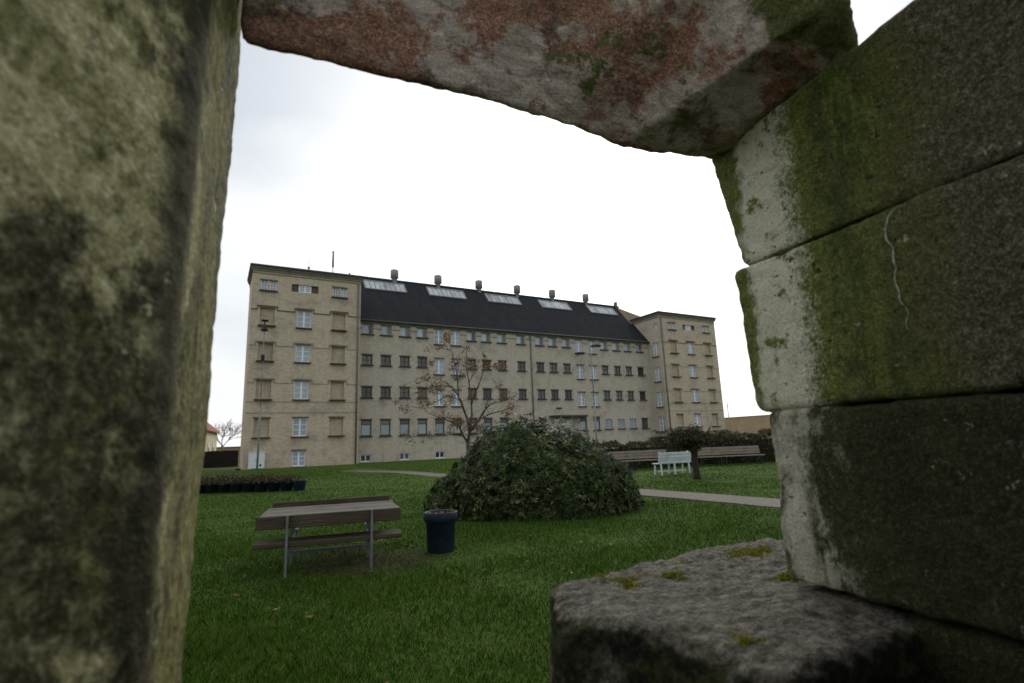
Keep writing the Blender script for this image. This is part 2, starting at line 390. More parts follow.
def mat_roof():
    t = NT('black_slate_roof', 0.8, 0.15); X = t.xyz()
    n = t.noise(1.3, 6, 0.7, t.map((1, 0.3, 0.3))); f = t.noise(14, 4, 0.7)
    c = t.ramp(n, [(0.3, (0.009, 0.0105, 0.0135)), (0.7, (0.021, 0.023, 0.028))])
    c = t.mix(t.math('MULTIPLY', t.mask(f, 0.5, 0.75), 0.5), c, (0.045, 0.046, 0.05))
    seam = t.noise(3.0, 5, 0.7, t.map((0.25, 3.2, 3.2)))
    c = t.mix(t.math('MULTIPLY', t.mask(seam, 0.5, 0.66), 0.6), c, (0.036, 0.039, 0.044))
    t.color(c)
    w = t.t.nodes.new('ShaderNodeTexWave'); w.bands_direction = 'Z'; w.wave_profile = 'SAW'; t.put(w.inputs['Vector'], t.obj); w.inputs['Scale'].default_value = 0.9; w.inputs['Distortion'].default_value = 0.3
    t.bump(w.outputs['Fac'], 0.5, 0.03); return t.mat
M['roof'] = mat_roof()
M['roof_brown'] = simple('weathered_brown_tile', (0.17, 0.135, 0.095), 0.9, 0.35, 1.5, bump=0.4, bscale=4)
M['roof_red'] = simple('red_tile', (0.26, 0.075, 0.045), 0.85, 0.35, 2, bump=0.4, bscale=6)
M['white'] = simple('white_frame_paint', (0.74, 0.75, 0.77), 0.5, 0.08, 3)
M['brownframe'] = simple('dark_brown_frame', (0.07, 0.05, 0.04), 0.7, 0.3, 5)
M['blueframe'] = simple('grey_blue_frame', (0.30, 0.33, 0.36), 0.6, 0.15, 5)
M['darkframe'] = simple('dark_green_frame', (0.045, 0.05, 0.05), 0.6, 0.2, 5)
def mat_pane(name, a, b, rough=0.12):
    t = NT(name, rough, 0.5)
    k = t.math('FRACT', t.math('ADD', t.rnd(), t.math('MULTIPLY', t.noise(1.1, 3, 0.6), 0.35)))
    t.color(t.mix(k, a, b)); return t.mat
M['pane_dark'] = mat_pane('dark_window_glass', (0.010, 0.012, 0.014), (0.15, 0.155, 0.155))
M['pane_lit'] = mat_pane('curtained_window_glass', (0.25, 0.29, 0.36), (0.38, 0.43, 0.50))
M['pane_blue'] = mat_pane('pale_blue_window_glass', (0.30, 0.34, 0.40), (0.50, 0.55, 0.60))
M['pane_frost'] = mat_pane('frosted_window_glass', (0.20, 0.25, 0.26), (0.34, 0.39, 0.39))
def mat_skylight():
    t = NT('skylight_glass', 0.10, 0.8)
    t.color(t.ramp(t.noise(0.9, 5, 0.7, t.map((1.5, 0.35, 0.35))), [(0.35, (0.13, 0.15, 0.17)), (0.6, (0.46, 0.49, 0.52)), (0.75, (0.66, 0.68, 0.70))])); return t.mat
M['skylight'] = mat_skylight()
M['vent'] = simple('grey_vent_metal', (0.27, 0.26, 0.25), 0.6, 0.15, 2)
M['pipe'] = simple('zinc_pipe', (0.13, 0.125, 0.115), 0.6, 0.2, 2)
M['lampmetal'] = simple('lamp_post_metal', (0.20, 0.20, 0.19), 0.55, 0.2, 2)
M['black'] = simple('black_metal', (0.015, 0.015, 0.016), 0.55, 0.3, 4)
M['cabinet'] = simple('white_cabinet_paint', (0.62, 0.64, 0.66), 0.5, 0.06, 4)

def mat_wood(name, a, b, dark):
    t = NT(name, 0.82, 0.25)
    g = t.noise(7, 8, 0.7, t.map((0.35, 9, 9))); k = t.noise(2.2, 4, 0.6)
    c = t.ramp(g, [(0.3, dark), (0.48, a), (0.7, b)])
    c = t.mix(t.math('MULTIPLY', t.mask(k, 0.5, 0.68), 0.55), c, dark)
    c = t.mix(t.math('MULTIPLY', t.math('SUBTRACT', t.rnd(), 0.3), 0.5, True), c, dark)
    t.color(c); t.bump(g, 0.5, 0.006); return t.mat
M['wood_top'] = mat_wood('weathered_grey_wood', (0.10, 0.088, 0.072), (0.18, 0.16, 0.135), (0.035, 0.03, 0.023))
M['wood_brown'] = mat_wood('damp_brown_wood', (0.055, 0.040, 0.027), (0.10, 0.076, 0.052), (0.02, 0.015, 0.011))
M['wood_tan'] = mat_wood('weathered_tan_wood', (0.22, 0.19, 0.15), (0.33, 0.29, 0.235), (0.13, 0.11, 0.085))
M['wood_white'] = mat_wood('flaking_white_wood', (0.55, 0.62, 0.62), (0.68, 0.74, 0.74), (0.30, 0.34, 0.34))
M['galv'] = simple('galvanised_steel', (0.16, 0.165, 0.165), 0.55, 0.2, 10, metal=0.3)
M['pot'] = simple('blue_black_plastic', (0.008, 0.015, 0.027), 0.6, 0.5, 9, spec=0.2)
M['pot_black'] = simple('black_plastic_tub', (0.010, 0.013, 0.018), 0.6, 0.4, 6)
M['pot_blue'] = simple('blue_plastic_tub', (0.022, 0.034, 0.058), 0.5, 0.3, 6)
M['soil'] = simple('soil', (0.05, 0.034, 0.02), 0.95, 0.5, 25, bump=0.8, bscale=60)

def mat_leaf(name, stops, trans=0.25, rough=0.5, spec=0.35):
    t = NT(name, rough, spec)
    c = t.ramp(t.attr('tint'), stops)
    t.color(c)
    tr = t.t.nodes.new('ShaderNodeBsdfTranslucent'); t.put(tr.inputs['Color'], c)
    mx = t.t.nodes.new('ShaderNodeMixShader'); mx.inputs[0].default_value = trans
    out = t.t.nodes['Material Output']
    t.t.links.new(t.b.outputs[0], mx.inputs[1]); t.t.links.new(tr.outputs[0], mx.inputs[2]); t.t.links.new(mx.outputs[0], out.inputs[0])
    return t.mat
M['bush_leaf'] = mat_leaf('bush_leaf', [(0.0, (0.008, 0.014, 0.003)), (0.5, (0.026, 0.046, 0.008)), (0.85, (0.078, 0.105, 0.024)), (1.0, (0.22, 0.20, 0.11))], 0.10, 0.5, 0.16)
M['rowan_leaf'] = mat_leaf('autumn_rowan_leaf', [(0.0, (0.05, 0.035, 0.015)), (0.35, (0.10, 0.05, 0.022)), (0.7, (0.18, 0.08, 0.032)), (1.0, (0.19, 0.14, 0.06))], 0.3)
M['hedge_leaf'] = mat_leaf('hedge_leaf', [(0.0, (0.022, 0.023, 0.009)), (0.6, (0.05, 0.056, 0.02)), (1.0, (0.11, 0.09, 0.045))], 0.15, 0.6)
M['shrub_leaf'] = mat_leaf('dull_shrub_leaf', [(0.0, (0.02, 0.018, 0.008)), (0.6, (0.05, 0.052, 0.018)), (1.0, (0.13, 0.06, 0.03))], 0.2, 0.6)
M['grass'] = mat_leaf('grass_blade', [(0.0, (0.012, 0.036, 0.002)), (0.5, (0.032, 0.080, 0.005)), (0.85, (0.080, 0.135, 0.016)), (1.0, (0.15, 0.145, 0.055))], 0.3, 0.7, 0.08)
M['moss'] = mat_leaf('moss', [(0.0, (0.09, 0.10, 0.012)), (0.6, (0.22, 0.23, 0.03)), (1.0, (0.34, 0.32, 0.07))], 0.3, 0.8, 0.1)
M['dead_leaf'] = mat_leaf('fallen_leaf', [(0.0, (0.09, 0.04, 0.015)), (1.0, (0.24, 0.12, 0.05))], 0.2, 0.7)
M['bark'] = simple('grey_brown_bark', (0.085, 0.068, 0.05), 0.9, 0.4, 12, bump=0.7, bscale=40)
M['bark_dark'] = simple('dark_bark', (0.03, 0.024, 0.018), 0.95, 0.4, 10, bump=0.7, bscale=30)
M['twig'] = simple('pale_twig', (0.16, 0.13, 0.105), 0.9, 0.3, 4)

# ------------------------------------------------------------------ ground, path
def mat_lawn():
    t = NT('lawn', 0.95, 0.1)
    big = t.noise(0.12, 5, 0.6); med = t.noise(1.1, 6, 0.7); fine = t.noise(22, 5, 0.75, t.map((1, 0.5, 1)))
    c = t.ramp(fine, [(0.3, (0.020, 0.044, 0.005)), (0.5, (0.048, 0.092, 0.010)), (0.72, (0.092, 0.146, 0.024))])
    c = t.mix(t.math('MULTIPLY', t.mask(med, 0.48, 0.68), 0.5), c, (0.075, 0.10, 0.024))
    c = t.mix(t.math('MULTIPLY', t.mask(big, 0.45, 0.65), 0.45), c, (0.036, 0.072, 0.010))
    brown = t.mask(t.noise(0.6, 5, 0.65, t.map((1, 1, 1), (5, 2, 0))), 0.6, 0.72)
    c = t.mix(t.math('MULTIPLY', brown, 0.45), c, (0.065, 0.05, 0.025))
    WX = t.xyz()
    ex = t.math('ADD', t.math('POWER', t.math('DIVIDE', t.math('ADD', WX[0], 2.1), 1.35), 2.0), t.math('POWER', t.math('DIVIDE', t.math('SUBTRACT', WX[1], 7.5), 1.1), 2.0))
    worn = t.mask(t.math('ADD', ex, t.math('MULTIPLY', med, 1.2)), 1.5, 0.8)      # trodden earth round the picnic table
    c = t.mix(t.math('MULTIPLY', worn, .8), c, t.ramp(fine, [(0.3, (0.02, 0.014, 0.008)), (0.7, (0.075, 0.055, 0.03))]))
    t.color(c); t.bump(t.math('ADD', fine, t.math('MULTIPLY', med, 1.5)), 0.9, 0.05); return t.mat
M['lawn'] = mat_lawn()
bm = bmesh.new()
bmesh.ops.create_circle(bm, cap_ends=True, segments=96, radius=2500)
me = bpy.data.meshes.new('ground'); bm.to_mesh(me); bm.free(); me.materials.append(M['lawn'])
tag(link('ground', me), 'wide green lawn around the old brick building', kind='structure')

def mat_path():
    t = NT('path_concrete', 0.9, 0.2)
    c = t.ramp(t.noise(9, 6, 0.7), [(0.3, (0.085, 0.075, 0.06)), (0.7, (0.18, 0.16, 0.135))])
    c = t.mix(t.math('MULTIPLY', t.mask(t.noise(1.2, 5, 0.65), 0.5, 0.7), 0.6), c, (0.10, 0.09, 0.07))
    t.color(c); t.bump(t.noise(40, 5), 0.4, 0.01); return t.mat
M['path'] = mat_path()
pa, pb = Vector((3.42, 15.2, 0)), Vector((5.55, 11.75, 0))
pdir = (pb - pa).normalized(); pn = Vector((-pdir.y, pdir.x, 0)); PW = 0.62
def strip(name, pts, w, z, mat, lab):
    mb = MB(); rng = random.Random(5); P = []
    for i in range(len(pts) - 1):
        k = max(2, int((pts[i + 1] - pts[i]).length / 0.6))
        P += [pts[i].lerp(pts[i + 1], j / k) for j in range(k)]
    P.append(pts[-1]); vs = []; fs = []
    for i, p in enumerate(P):
        d = (P[min(i + 1, len(P) - 1)] - P[max(i - 1, 0)]).normalized(); nn = Vector((-d.y, d.x, 0))
        for s_ in (1, -1):
            q = p + nn * (s_ * (w + rng.uniform(-0.05, 0.05))); vs += [(q.x, q.y, z), (q.x, q.y, -0.05)]
    for i in range(len(P) - 1):
        a, b = i * 4, i * 4 + 4
        fs += [(a, a + 2, b + 2, b), (a + 1, a, b, b + 1), (a + 2, a + 3, b + 3, b + 2)]
    mb.add(vs, fs); o = mb.build(name, mat); tag(o, lab, kind='structure'); return o
strip('path', [pb + pdir * 9, pb, pa, pa - pdir * 19, pa - pdir * 21 + Vector((-1.2, .4, 0)), pa - pdir * 21 + Vector((-3.6, 3.0, 0))], PW, 0.022, M['path'], 'grey concrete garden path crossing the lawn')

# ------------------------------------------------------------------ prison building (local x along the front, y into it)
BA = Vector((-23.574, 45.941, 0)); BR = math.atan2(0.49010, 0.87166)
bld = empty('brick_building', BA, BR)
tag(bld, 'long old yellow brick prison building with black roof and two corner towers', 'building')
S = 2.5; LW = 9.95; RW0, RW1 = 50.2, 61.2; TOWZ = 18.1; EAVE = 14.35

def wall_mesh(name, x0, x1, z0, z1, holes, depth, mat, axis='x', pos=0.0):
    """vertical wall with real openings; axis x: plane y=pos facing -y; axis y: plane x=pos facing -x (coordinate runs along y)"""
    us = sorted({round(v, 4) for h in holes for v in h[:2]} | {x0, x1}); zs = sorted({round(v, 4) for h in holes for v in h[2:4]} | {z0, z1})
    mb = MB()
    def P(a, z, d=0.0):
        return (a, pos + d, z) if axis == 'x' else (pos + d, a, z)
    def quad(p):
        mb.add(p if axis == 'x' else p[::-1], [(0, 1, 2, 3)])
    for i in range(len(us) - 1):
        for j in range(len(zs) - 1):
            cu, cz = (us[i] + us[i+1]) / 2, (zs[j] + zs[j+1]) / 2
            if any(h[0] < cu < h[1] and h[2] < cz < h[3] for h in holes): continue
            quad([P(us[i], zs[j]), P(us[i+1], zs[j]), P(us[i+1], zs[j+1]), P(us[i], zs[j+1])])
    for a, b, c, d in (h[:4] for h in holes):
        quad([P(a, c), P(a, d), P(a, d, depth), P(a, c, depth)][::-1]); quad([P(b, c), P(b, d), P(b, d, depth), P(b, c, depth)])
        quad([P(a, d), P(b, d), P(b, d, depth), P(a, d, depth)][::-1]); quad([P(a, c), P(b, c), P(b, c, depth), P(a, c, depth)])
    return mb.build(name, mat, bld)

cache = {}
def window_proto(kind, w, h):
    """meshes in local coords: x across, z up, origin bottom centre, front facing -y"""
    key = (kind, round(w, 2), round(h, 2))
    if key in cache: return cache[key]
    fr = MB(); gb = MB(); pn_ = MB(); extra = []
    fw = 0.085
    def rim(mb, x0, x1, z0, z1, t, y, dy):
        mb.box(((x0+x1)/2, y, z0 + t/2), (x1-x0, dy, t)); mb.box(((x0+x1)/2, y, z1 - t/2), (x1-x0, dy, t))
        mb.box((x0 + t/2, y, (z0+z1)/2), (t, dy, z1-z0-2*t)); mb.box((x1 - t/2, y, (z0+z1)/2), (t, dy, z1-z0-2*t))
    rim(fr, -w/2, w/2, 0, h, fw, 0, 0.08)
    fmat, pmat = {'white': ('white', 'pane_lit'), 'small': ('blueframe', 'pane_blue'), 'brown': ('brownframe', 'pane_dark'), 'ground': ('darkframe', 'pane_frost'),
                  'basement': ('white', 'pane_dark'), 'grille': ('blueframe', 'pane_blue'), 'attic': ('white', 'pane_lit'), 'open': ('darkframe', 'pane_dark')}[kind]
    iw, ih = w - 2*fw, h - 2*fw
    pn_.box((0, 0.01, h/2), (iw, 0.02, ih))
    if kind == 'white':
        gb.box((0, -0.01, h/2), (0.15, 0.07, ih))
        for k in (1, 2): gb.box((0, 0.0, fw + ih*k/3), (iw, 0.05, 0.05))
    elif kind == 'small':
        gb.box((0.12, -0.01, h/2), (0.07, 0.06, ih)); 
        pd = MB(); pd.box(((0.155 + iw/2)/2, -0.012, h/2), (iw/2 - 0.155, 0.02, ih)); extra.append(('pane', pd, 'pane_dark'))
    elif kind == 'brown':
        gb.box((0, -0.01, h/2), (0.09, 0.06, ih)); gb.box((0, 0, fw + ih*0.5), (iw, 0.05, 0.06))
    elif kind == 'ground':
        gb.box((0, -0.01, h*0.72), (iw, 0.06, 0.07))
        pd = MB(); pd.box((0, -0.012, h*0.72 + 0.035 + (h - fw - h*0.72 - 0.035)/2), (iw, 0.02, h - fw - h*0.72 - 0.035)); extra.append(('pane', pd, 'pane_dark'))
    elif kind == 'basement':
        gb.box((0, -0.01, h/2), (0.09, 0.06, ih))
    elif kind == 'grille':
        gb.box((0, -0.01, h/2), (0.06, 0.06, ih))
        for k in range(1, 6): gb.box((-iw/2 + iw*k/6, -0.03, h/2), (0.025, 0.025, ih))
        for k in (1, 2, 3): gb.box((0, -0.06, fw + ih*k/4), (iw, 0.02, 0.03))
    elif kind == 'attic':
        gb.box((0, -0.005, h/2), (0.04, 0.05, ih)); gb.box((0, -0.01, h*0.36), (iw, 0.05, 0.05)); gb.box((0, -0.01, h*0.68), (iw, 0.05, 0.05))
    elif kind == 'open':
        gb.box((-0.1, -0.01, h/2), (0.06, 0.06, ih))
    r = (fr.mesh('window', M[fmat]), gb.mesh('glazing_bar', M[fmat]) if gb.v else None, pn_.mesh('pane', M[pmat]), [(n_, mb_.mesh(n_, M[mm])) for n_, mb_, mm in extra])
    cache[key] = r; return r
def sill_mesh(w):
    k = ('sill', round(w, 2))
    if k not in cache:
        mb = MB(); mb.box((0, -0.09, -0.06), (w + 0.22, 0.40, 0.11)); cache[k] = mb.mesh('sill', M['sill'])
    return cache[k]
def lintel_mesh(w):
    k = ('head', round(w, 2))
    if k not in cache:
        mb = MB(); mb.box((0, -.01, 0.055), (w + 0.18, 0.07, 0.13)); cache[k] = mb.mesh('window_head', M['brick_dark'])
    return cache[k]
RECESS = 0.17
def put_window(kind, x0, x1, z0, z1, pos, axis='x', sill=True, head=True):
    w, h = x1 - x0, z1 - z0
    fr, gb, pn_, ex = window_proto(kind, w, h)
    c = (x0 + x1) / 2
    loc, rz = ((c, pos + RECESS, z0), 0.0) if axis == 'x' else ((pos + RECESS, c, z0), -math.pi / 2)
    o = link('window', fr, bld, loc, rz)
    if gb: link('glazing_bar', gb, o)
    link('pane', pn_, o)
    for n_, me_ in ex: link(n_, me_, o)
    if sill: link('sill', sill_mesh(w), o, (0, -RECESS + 0.08, 0))
    if head: link('window_head', lintel_mesh(w), o, (0, -RECESS - 0.0, h + 0.012))
    return o
def put_blind(x0, x1, z0, z1, pos, mat):
    mb = MB(); mb.add([(x0, pos + 0.21, z0), (x1, pos + 0.21, z0), (x1, pos + 0.21, z1), (x0, pos + 0.21, z1)], [(0, 1, 2, 3)])
    o = mb.build('blind_window', mat, bld)
    link('sill', sill_mesh(x1 - x0), o, ((x0 + x1)/2, pos - 0.03, z0))
    link('window_head', lintel_mesh(x1 - x0), o, ((x0 + x1)/2, pos, z1 + 0.012))

# -- towers
def tower(x0, x1, first):
    cxs = [x0 + 1.36, x0 + 4.52, x0 + 7.70] if first else [x0 + 2.3, x0 + 5.62, x0 + 9.05]
    rows = [(12.70, 14.33), (9.45, 11.05), (6.02, 7.68), (2.70, 4.32)]
    holes = []; blinds = []; wins = []
    for i, cx in enumerate(cxs):
        for z0, z1 in rows:
            r = (cx - 0.62, cx + 0.62, z0, z1); holes.append(r)
            if i == 1: wins.append(('white', *r))
            else: blinds.append(r)
        if i == 1:
            r = (cx - 1.2, cx + 1.2, 16.12, 16.86); holes.append(r); nich = r
        else:
            for dx in (-0.38, 0.38):
                r = (cx + dx - 0.28, cx + dx + 0.28, 16.0, 16.92); holes.append(r); wins.append(('attic', *r))
    if first:
        r = (cxs[1] - 0.56, cxs[1] + 0.56, 0.05, 1.40); holes.append(r); wins.append(('white', *r))
    wall_mesh('wall', x0, x1, -0.3, TOWZ, holes, 0.24, M['brick'], 'x', 0.0)
    for k in wins: put_window(k[0], *k[1:], 0.0)
    for r in blinds: put_blind(*r, 0.0, M['brick_panel'])
    mb = MB(); a, b, c, d = nich; mb.add([(a, 0.2, c), (b, 0.2, c), (b, 0.2, d), (a, 0.2, d)], [(0, 1, 2, 3)])
    mb.build('attic_recess', M['brick_dark'], bld)
    put_window('small' if False else 'white', (a + b)/2 - 0.56, (a + b)/2 + 0.56, c + 0.02, d - 0.02, -0.02, sill=False, head=False)
    # string courses that step up over the window heads
    for z, up, pro, th in ((14.16, 14.52, 0.05, 0.09), (10.85, 11.22, 0.03, 0.055), (7.46, 7.86, 0.03, 0.055)):
        mb = MB(); prev = x0
        for cx in cxs:
            mb.box(((prev + cx - 0.86)/2, -pro/2, z), (cx - 0.86 - prev, pro, th))
            mb.box((cx - 0.86 + 0.03, -pro/2 - 0.002, (z + up)/2), (0.08, pro, up - z + th)); mb.box((cx + 0.86 - 0.03, -pro/2 - 0.002, (z + up)/2), (0.08, pro, up - z + th))
            mb.box((cx, -pro/2, up), (1.60, pro, th)); prev = cx + 0.86
        mb.box(((prev + x1)/2, -pro/2, z), (x1 - prev, pro, th))
        mb.build('string_course', M['brick_dark'] if z > 14 else M['cornice'], bld)
    for z in (5.78, 4.80):
        mb = MB(); mb.box(((x0 + x1)/2, -0.012, z), (x1 - x0, 0.024, 0.05)); mb.build('string_course', M['cornice'], bld)
tower(0.2, LW, True)
tower(RW0, RW1, False)
DEP = 13.0
def plain_wall(x, y0, y1, z0, z1, mat, flip):
    mb = MB(); p = [(x, y0, z0), (x, y1, z0), (x, y1, z1), (x, y0, z1)]
    mb.add(p if flip else p[::-1], [(0, 1, 2, 3)]); mb.build('wall', mat, bld)
plain_wall(0.2, 0.0, 5.0, -0.3, TOWZ, M['brick'], False)
plain_wall(LW, 0.0, DEP, -0.3, TOWZ, M['brick'], True)
plain_wall(RW1, 0.0, DEP, -0.3, TOWZ, M['brick'], True)
# right tower's flank towards us
sh = [(0.55, 1.65, 12.3, 14.2), (0.55, 1.65, 8.85, 10.8), (0.55, 1.65, 5.45, 7.4), (0.55, 1.65, 2.2, 4.2), (0.4, 1.0, 16.0, 16.85)]
wall_mesh('wall', 0.0, DEP, -0.3, TOWZ, sh, 0.24, M['brick_main'], 'y', RW0)
for i, h in enumerate(sh): put_window('white' if i < 4 else 'attic', *h, RW0, axis='y', sill=i < 4, head=False)
for x0, x1, DEP in ((0.2, LW, 5.0), (RW0, RW1, 13.0)):
    cxm, wd = (x0 + x1)/2, x1 - x0
    for k, (z, th, pr) in enumerate(((17.60, 0.10, 0.05), (17.88, 0.16, 0.12), (18.07, 0.22, 0.20))):
        mb = MB(); mb.box((cxm, DEP/2 - 0.0, z), (wd + 2*pr, DEP + 2*pr, th)); mb.build('cornice', M['cornice'] if k < 2 else M['brick_dark'], bld)
    mb = MB(); mb.box((cxm, DEP/2, 18.28), (wd + 0.54, DEP + 0.54, 0.20), bev=0.03); mb.build('roof_edge', M['flash'], bld)
    mb = MB(); a, b, c, d = x0 - 0.2, x1 + 0.2, -0.2, DEP + 0.2; mx_, my_ = cxm, DEP/2
    mb.add([(a, c, 18.385), (b, c, 18.385), (b, d, 18.385), (a, d, 18.385), (mx_, my_ - 1, 18.75), (mx_, my_ + 1, 18.75)], [(0, 1, 4), (1, 2, 5, 4), (2, 3, 5), (3, 0, 4, 5)])
    mb.build('roof', M['flash'], bld)

# -- main range
COLS = [11.29, 13.24, 15.27, 17.21, 19.16, 21.17, 23.1, 24.98, 27.05, 29.65, 32.3, 34.22, 36.25, 38.27, 40.38, 42.33, 44.4, 46.38, 48.5]
WHITE = {4, 5, 13, 14}
holes = []; wins = []; doors = []
for i, cx in enumerate(COLS):
    if i in WHITE:
        for z0, z1 in ((12.42, 14.08), (9.08, 10.8), (5.62, 7.33)): wins.append(('white', cx - .53, cx + .53, z0, z1))
    else:
        wins.append(('small', cx - .57, cx + .57, 13.06, 14.1))
        wins.append(('brown', cx - .53, cx + .53, 9.82, 10.86)); wins.append(('brown', cx - .53, cx + .53, 6.48, 7.55))
    if i in (11, 12): doors.append((cx - .55, cx + .55, 1.1, 3.95)); 
    elif i in (15, 16, 17): wins.append(('grille', cx - .58, cx + .58, 2.74, 3.95))
    elif i == 18: wins.append(('open', cx - .55, cx + .55, 2.7, 3.95))
    else: wins.append(('ground', cx - .53, cx + .53, 2.62, 4.2))
    if i % 2 == 0 and i < 12: wins.append(('basement', cx - .53, cx + .53, 0.1, 0.78))
holes = [w[1:] for w in wins] + doors
wall_mesh('wall', LW, RW0, -0.3, EAVE, holes, 0.24, M['brick_main'], 'x', S)
for w in wins: put_window(*w, S, sill=w[0] not in ('basement',), head=w[0] not in ('basement', 'grille'))
for a, b, c, d in doors:
    mb = MB(); mb.box(((a + b)/2, S + 0.15, (c + d)/2), (b - a, 0.06, d - c)); o = mb.build('door', M['white'], bld)
    for s_ in (-1, 1):
        mb = MB(); mb.box(((a + b)/2 + s_*0.25, S + 0.112, (c + d)/2 + .3), (0.36, 0.02, 1.5)); mb.build('pane', M['pane_lit'], o)
    mb = MB(); mb.tube([((a + b)/2 + 0.02, S + 0.1, c + 1.05), ((a + b)/2 + 0.14, S + 0.1, c + 1.05)], 0.02, 6); mb.build('handle', M['galv'], o)
mb = MB(); mb.box((35.55, S - 0.75, 4.34), (4.8, 1.5, 0.22), bev=0.03); o = mb.build('door_canopy', M['sill'], bld)
for x in (33.6, 37.5): 
    mb = MB(); mb.bar((x, S - 1.35, 4.22), (x, S - 0.02, 3.5), 0.06, 0.06); mb.build('bracket', M['black'], o)
mb = MB(); mb.box((35.2, S - 0.9, 0.55), (4.6, 1.8, 1.1)); mb.build('entrance_steps', M['cornice'], bld)
for k, (z, th, pr) in enumerate(((14.22, 0.10, 0.06), (14.40, 0.22, 0.22))):
    mb = MB(); mb.box(((LW + RW0)/2, S - pr/2 + 0.05, z), (RW0 - LW - 0.01, pr + 0.1, th)); mb.build('cornice', M['cornice'], bld)
for z in (13.66,):
    mb = MB(); prev = LW
    for i, cx in enumerate(COLS):
        mb.box(((prev + cx - .58)/2, S - 0.012, z), (cx - .58 - prev, 0.024, 0.06)); prev = cx + .58
    mb.box(((prev + RW0)/2, S - 0.012, z), (RW0 - prev, 0.024, 0.06)); mb.build('string_course', M['sill'], bld)
# main roof
RO, RZ = 5.5, 20.92; RB = S - 0.3; EZ = 14.53
k_ = (RZ - EZ) / (RO + 0.3)
def rz_(o): return EZ + (o + 0.3) * k_        # o: distance behind the front wall
mb = MB(); y0, y1 = RB, S + RO; th = 0.18
mb.add([(LW, y0, EZ), (RW0, y0, EZ), (RW0, y1, RZ), (LW, y1, RZ), (RW0, y1 + RO + .3, EZ), (LW, y1 + RO + .3, EZ), (LW, y0, EZ - th), (RW0, y0, EZ - th)],
       [(0, 1, 2, 3), (3, 2, 4, 5), (6, 7, 1, 0), (6, 5, 4, 7)])
mb.build('roof', M['roof'], bld)
mb = MB(); mb.tube([(LW, y0 - 0.07, EZ - 0.06), (RW0, y0 - 0.07, EZ - 0.06)], 0.08, 8); mb.build('gutter', M['pipe'], bld)
mb = MB(); mb.tube([(LW, y1, RZ + 0.02), (RW0, y1, RZ + 0.02)], 0.13, 8); mb.build('ridge', M['flash'], bld)
# hipped brown end of the roof behind the right tower
mb = MB()
mb.add([(RW0 - 0.6, S + RO - .15, RZ - .1), (RW0 - 0.6, S + 2.4, rz_(2.4) + .05), (RW0 + 7.6, S + 2.4, rz_(2.4) + .05), (RW0 - 0.6, S + RO + 3.4, rz_(2.4)), (RW0 + 7.6, S + RO + 3.4, rz_(2.4))], [(1, 2, 0), (2, 4, 0), (4, 3, 0), (1, 0, 3)])
mb.build('hip_roof', M['roof_brown'], bld)
mb = MB(); mb.box((RW0 - .55, S + RO, RZ + 0.25), (0.35, 0.5, 0.9), bev=0.03); mb.build('roof_finial', M['roof_brown'], bld)
# skylights
rot = Matrix.Rotation(math.atan(k_), 3, 'X')
for x in (11.9, 19.55, 27.45, 35.5, 43.7):
    w = 4.75; o0, o1 = 3.83, 5.0; mid = (o0 + o1)/2; Ls = (o1 - o0)*math.sqrt(1 + k_*k_)
    nrm = Vector((0, -k_, 1)).normalized(); c = Vector((x + w/2, S + mid, rz_(mid)))
    fr = MB()
    for dx, dl, sx, sl in ((0, -Ls/2, w + .12, .12), (0, Ls/2, w + .12, .12), (-w/2, 0, .12, Ls), (w/2, 0, .12, Ls)):
        fr.box(c + nrm*0.06 + rot @ Vector((dx, dl, 0)), (sx, sl, 0.16), rot)
    o = fr.build('skylight', M['vent'], bld)
    nb = 8
    for k in range(nb):
        mb = MB(); mb.box(c + nrm*0.07 + rot @ Vector((-w/2 + w*(k + .5)/nb, 0, 0)), (w/nb - .05, Ls - .12, 0.03), rot); mb.build('pane', M['skylight'], o)
# ridge vents
for x in (15.72, 21.25, 26.9, 32.6, 38.27, 44.1):
    mb = MB(); mb.lathe([(0.30, -0.45), (0.30, 0.32), (0.47, 0.34), (0.47, 1.28), (0.42, 1.34), (0.0, 1.36)], 14, (x, S + RO, RZ)); mb.build('roof_vent', M['vent'], bld)
# downpipes
for x, z1, yy in ((31.0, 14.4, S - 0.09), (LW + 0.10, 14.4, S - 0.09), (LW - 0.25, 17.5, -0.09), (RW0 + 0.3, 17.6, -0.09)):
    mb = MB(); mb.tube([(x, yy, 0.0), (x, yy, z1)], 0.075, 8); o = mb.build('downpipe', M['pipe'], bld)
    for z in (3, 6.5, 10, 13): 
        mb = MB(); mb.tube([(x, yy, z), (x, yy, z + .1)], 0.105, 8); mb.build('pipe_clip', M['pipe'], o)
# aerials on the left tower
mb = MB(); mb.tube([(7.4, 1.2, 18.4), (7.4, 1.2, 19.5)], 0.04, 6); o = mb.build('aerial', M['galv'], bld)
mb = MB(); mb.tube([(7.4, 1.2, 19.4), (7.4, 1.2, 21.1)], 0.10, 8); mb.build('antenna', M['vent'], o)
mb = MB(); mb.tube([(5.1, 1.0, 18.4), (5.1, 1.0, 20.0)], 0.022, 5); o = mb.build('aerial', M['galv'], bld)
mb = MB(); mb.box((5.1, 1.0, 18.95), (0.2, 0.2, 0.2), bev=0.03); mb.build('antenna', M['galv'], o)
mb = MB(); mb.tube([(8.9, .5, 18.4), (8.9, .5, 18.75)], 0.09, 8); mb.build('vent_pipe', M['pipe'], bld)
# wall lamps
for x, z in ((34.9, 5.35), (38.15, 12.25)):
    mb = MB(); mb.bar((x, S, z - .1), (x - 0.5, S - 0.5, z), 0.08, 0.08); mb.box((x - .55, S - .55, z - .03), (0.7, 0.3, 0.18), bev=0.04); mb.build('wall_lamp', M['black'], bld)
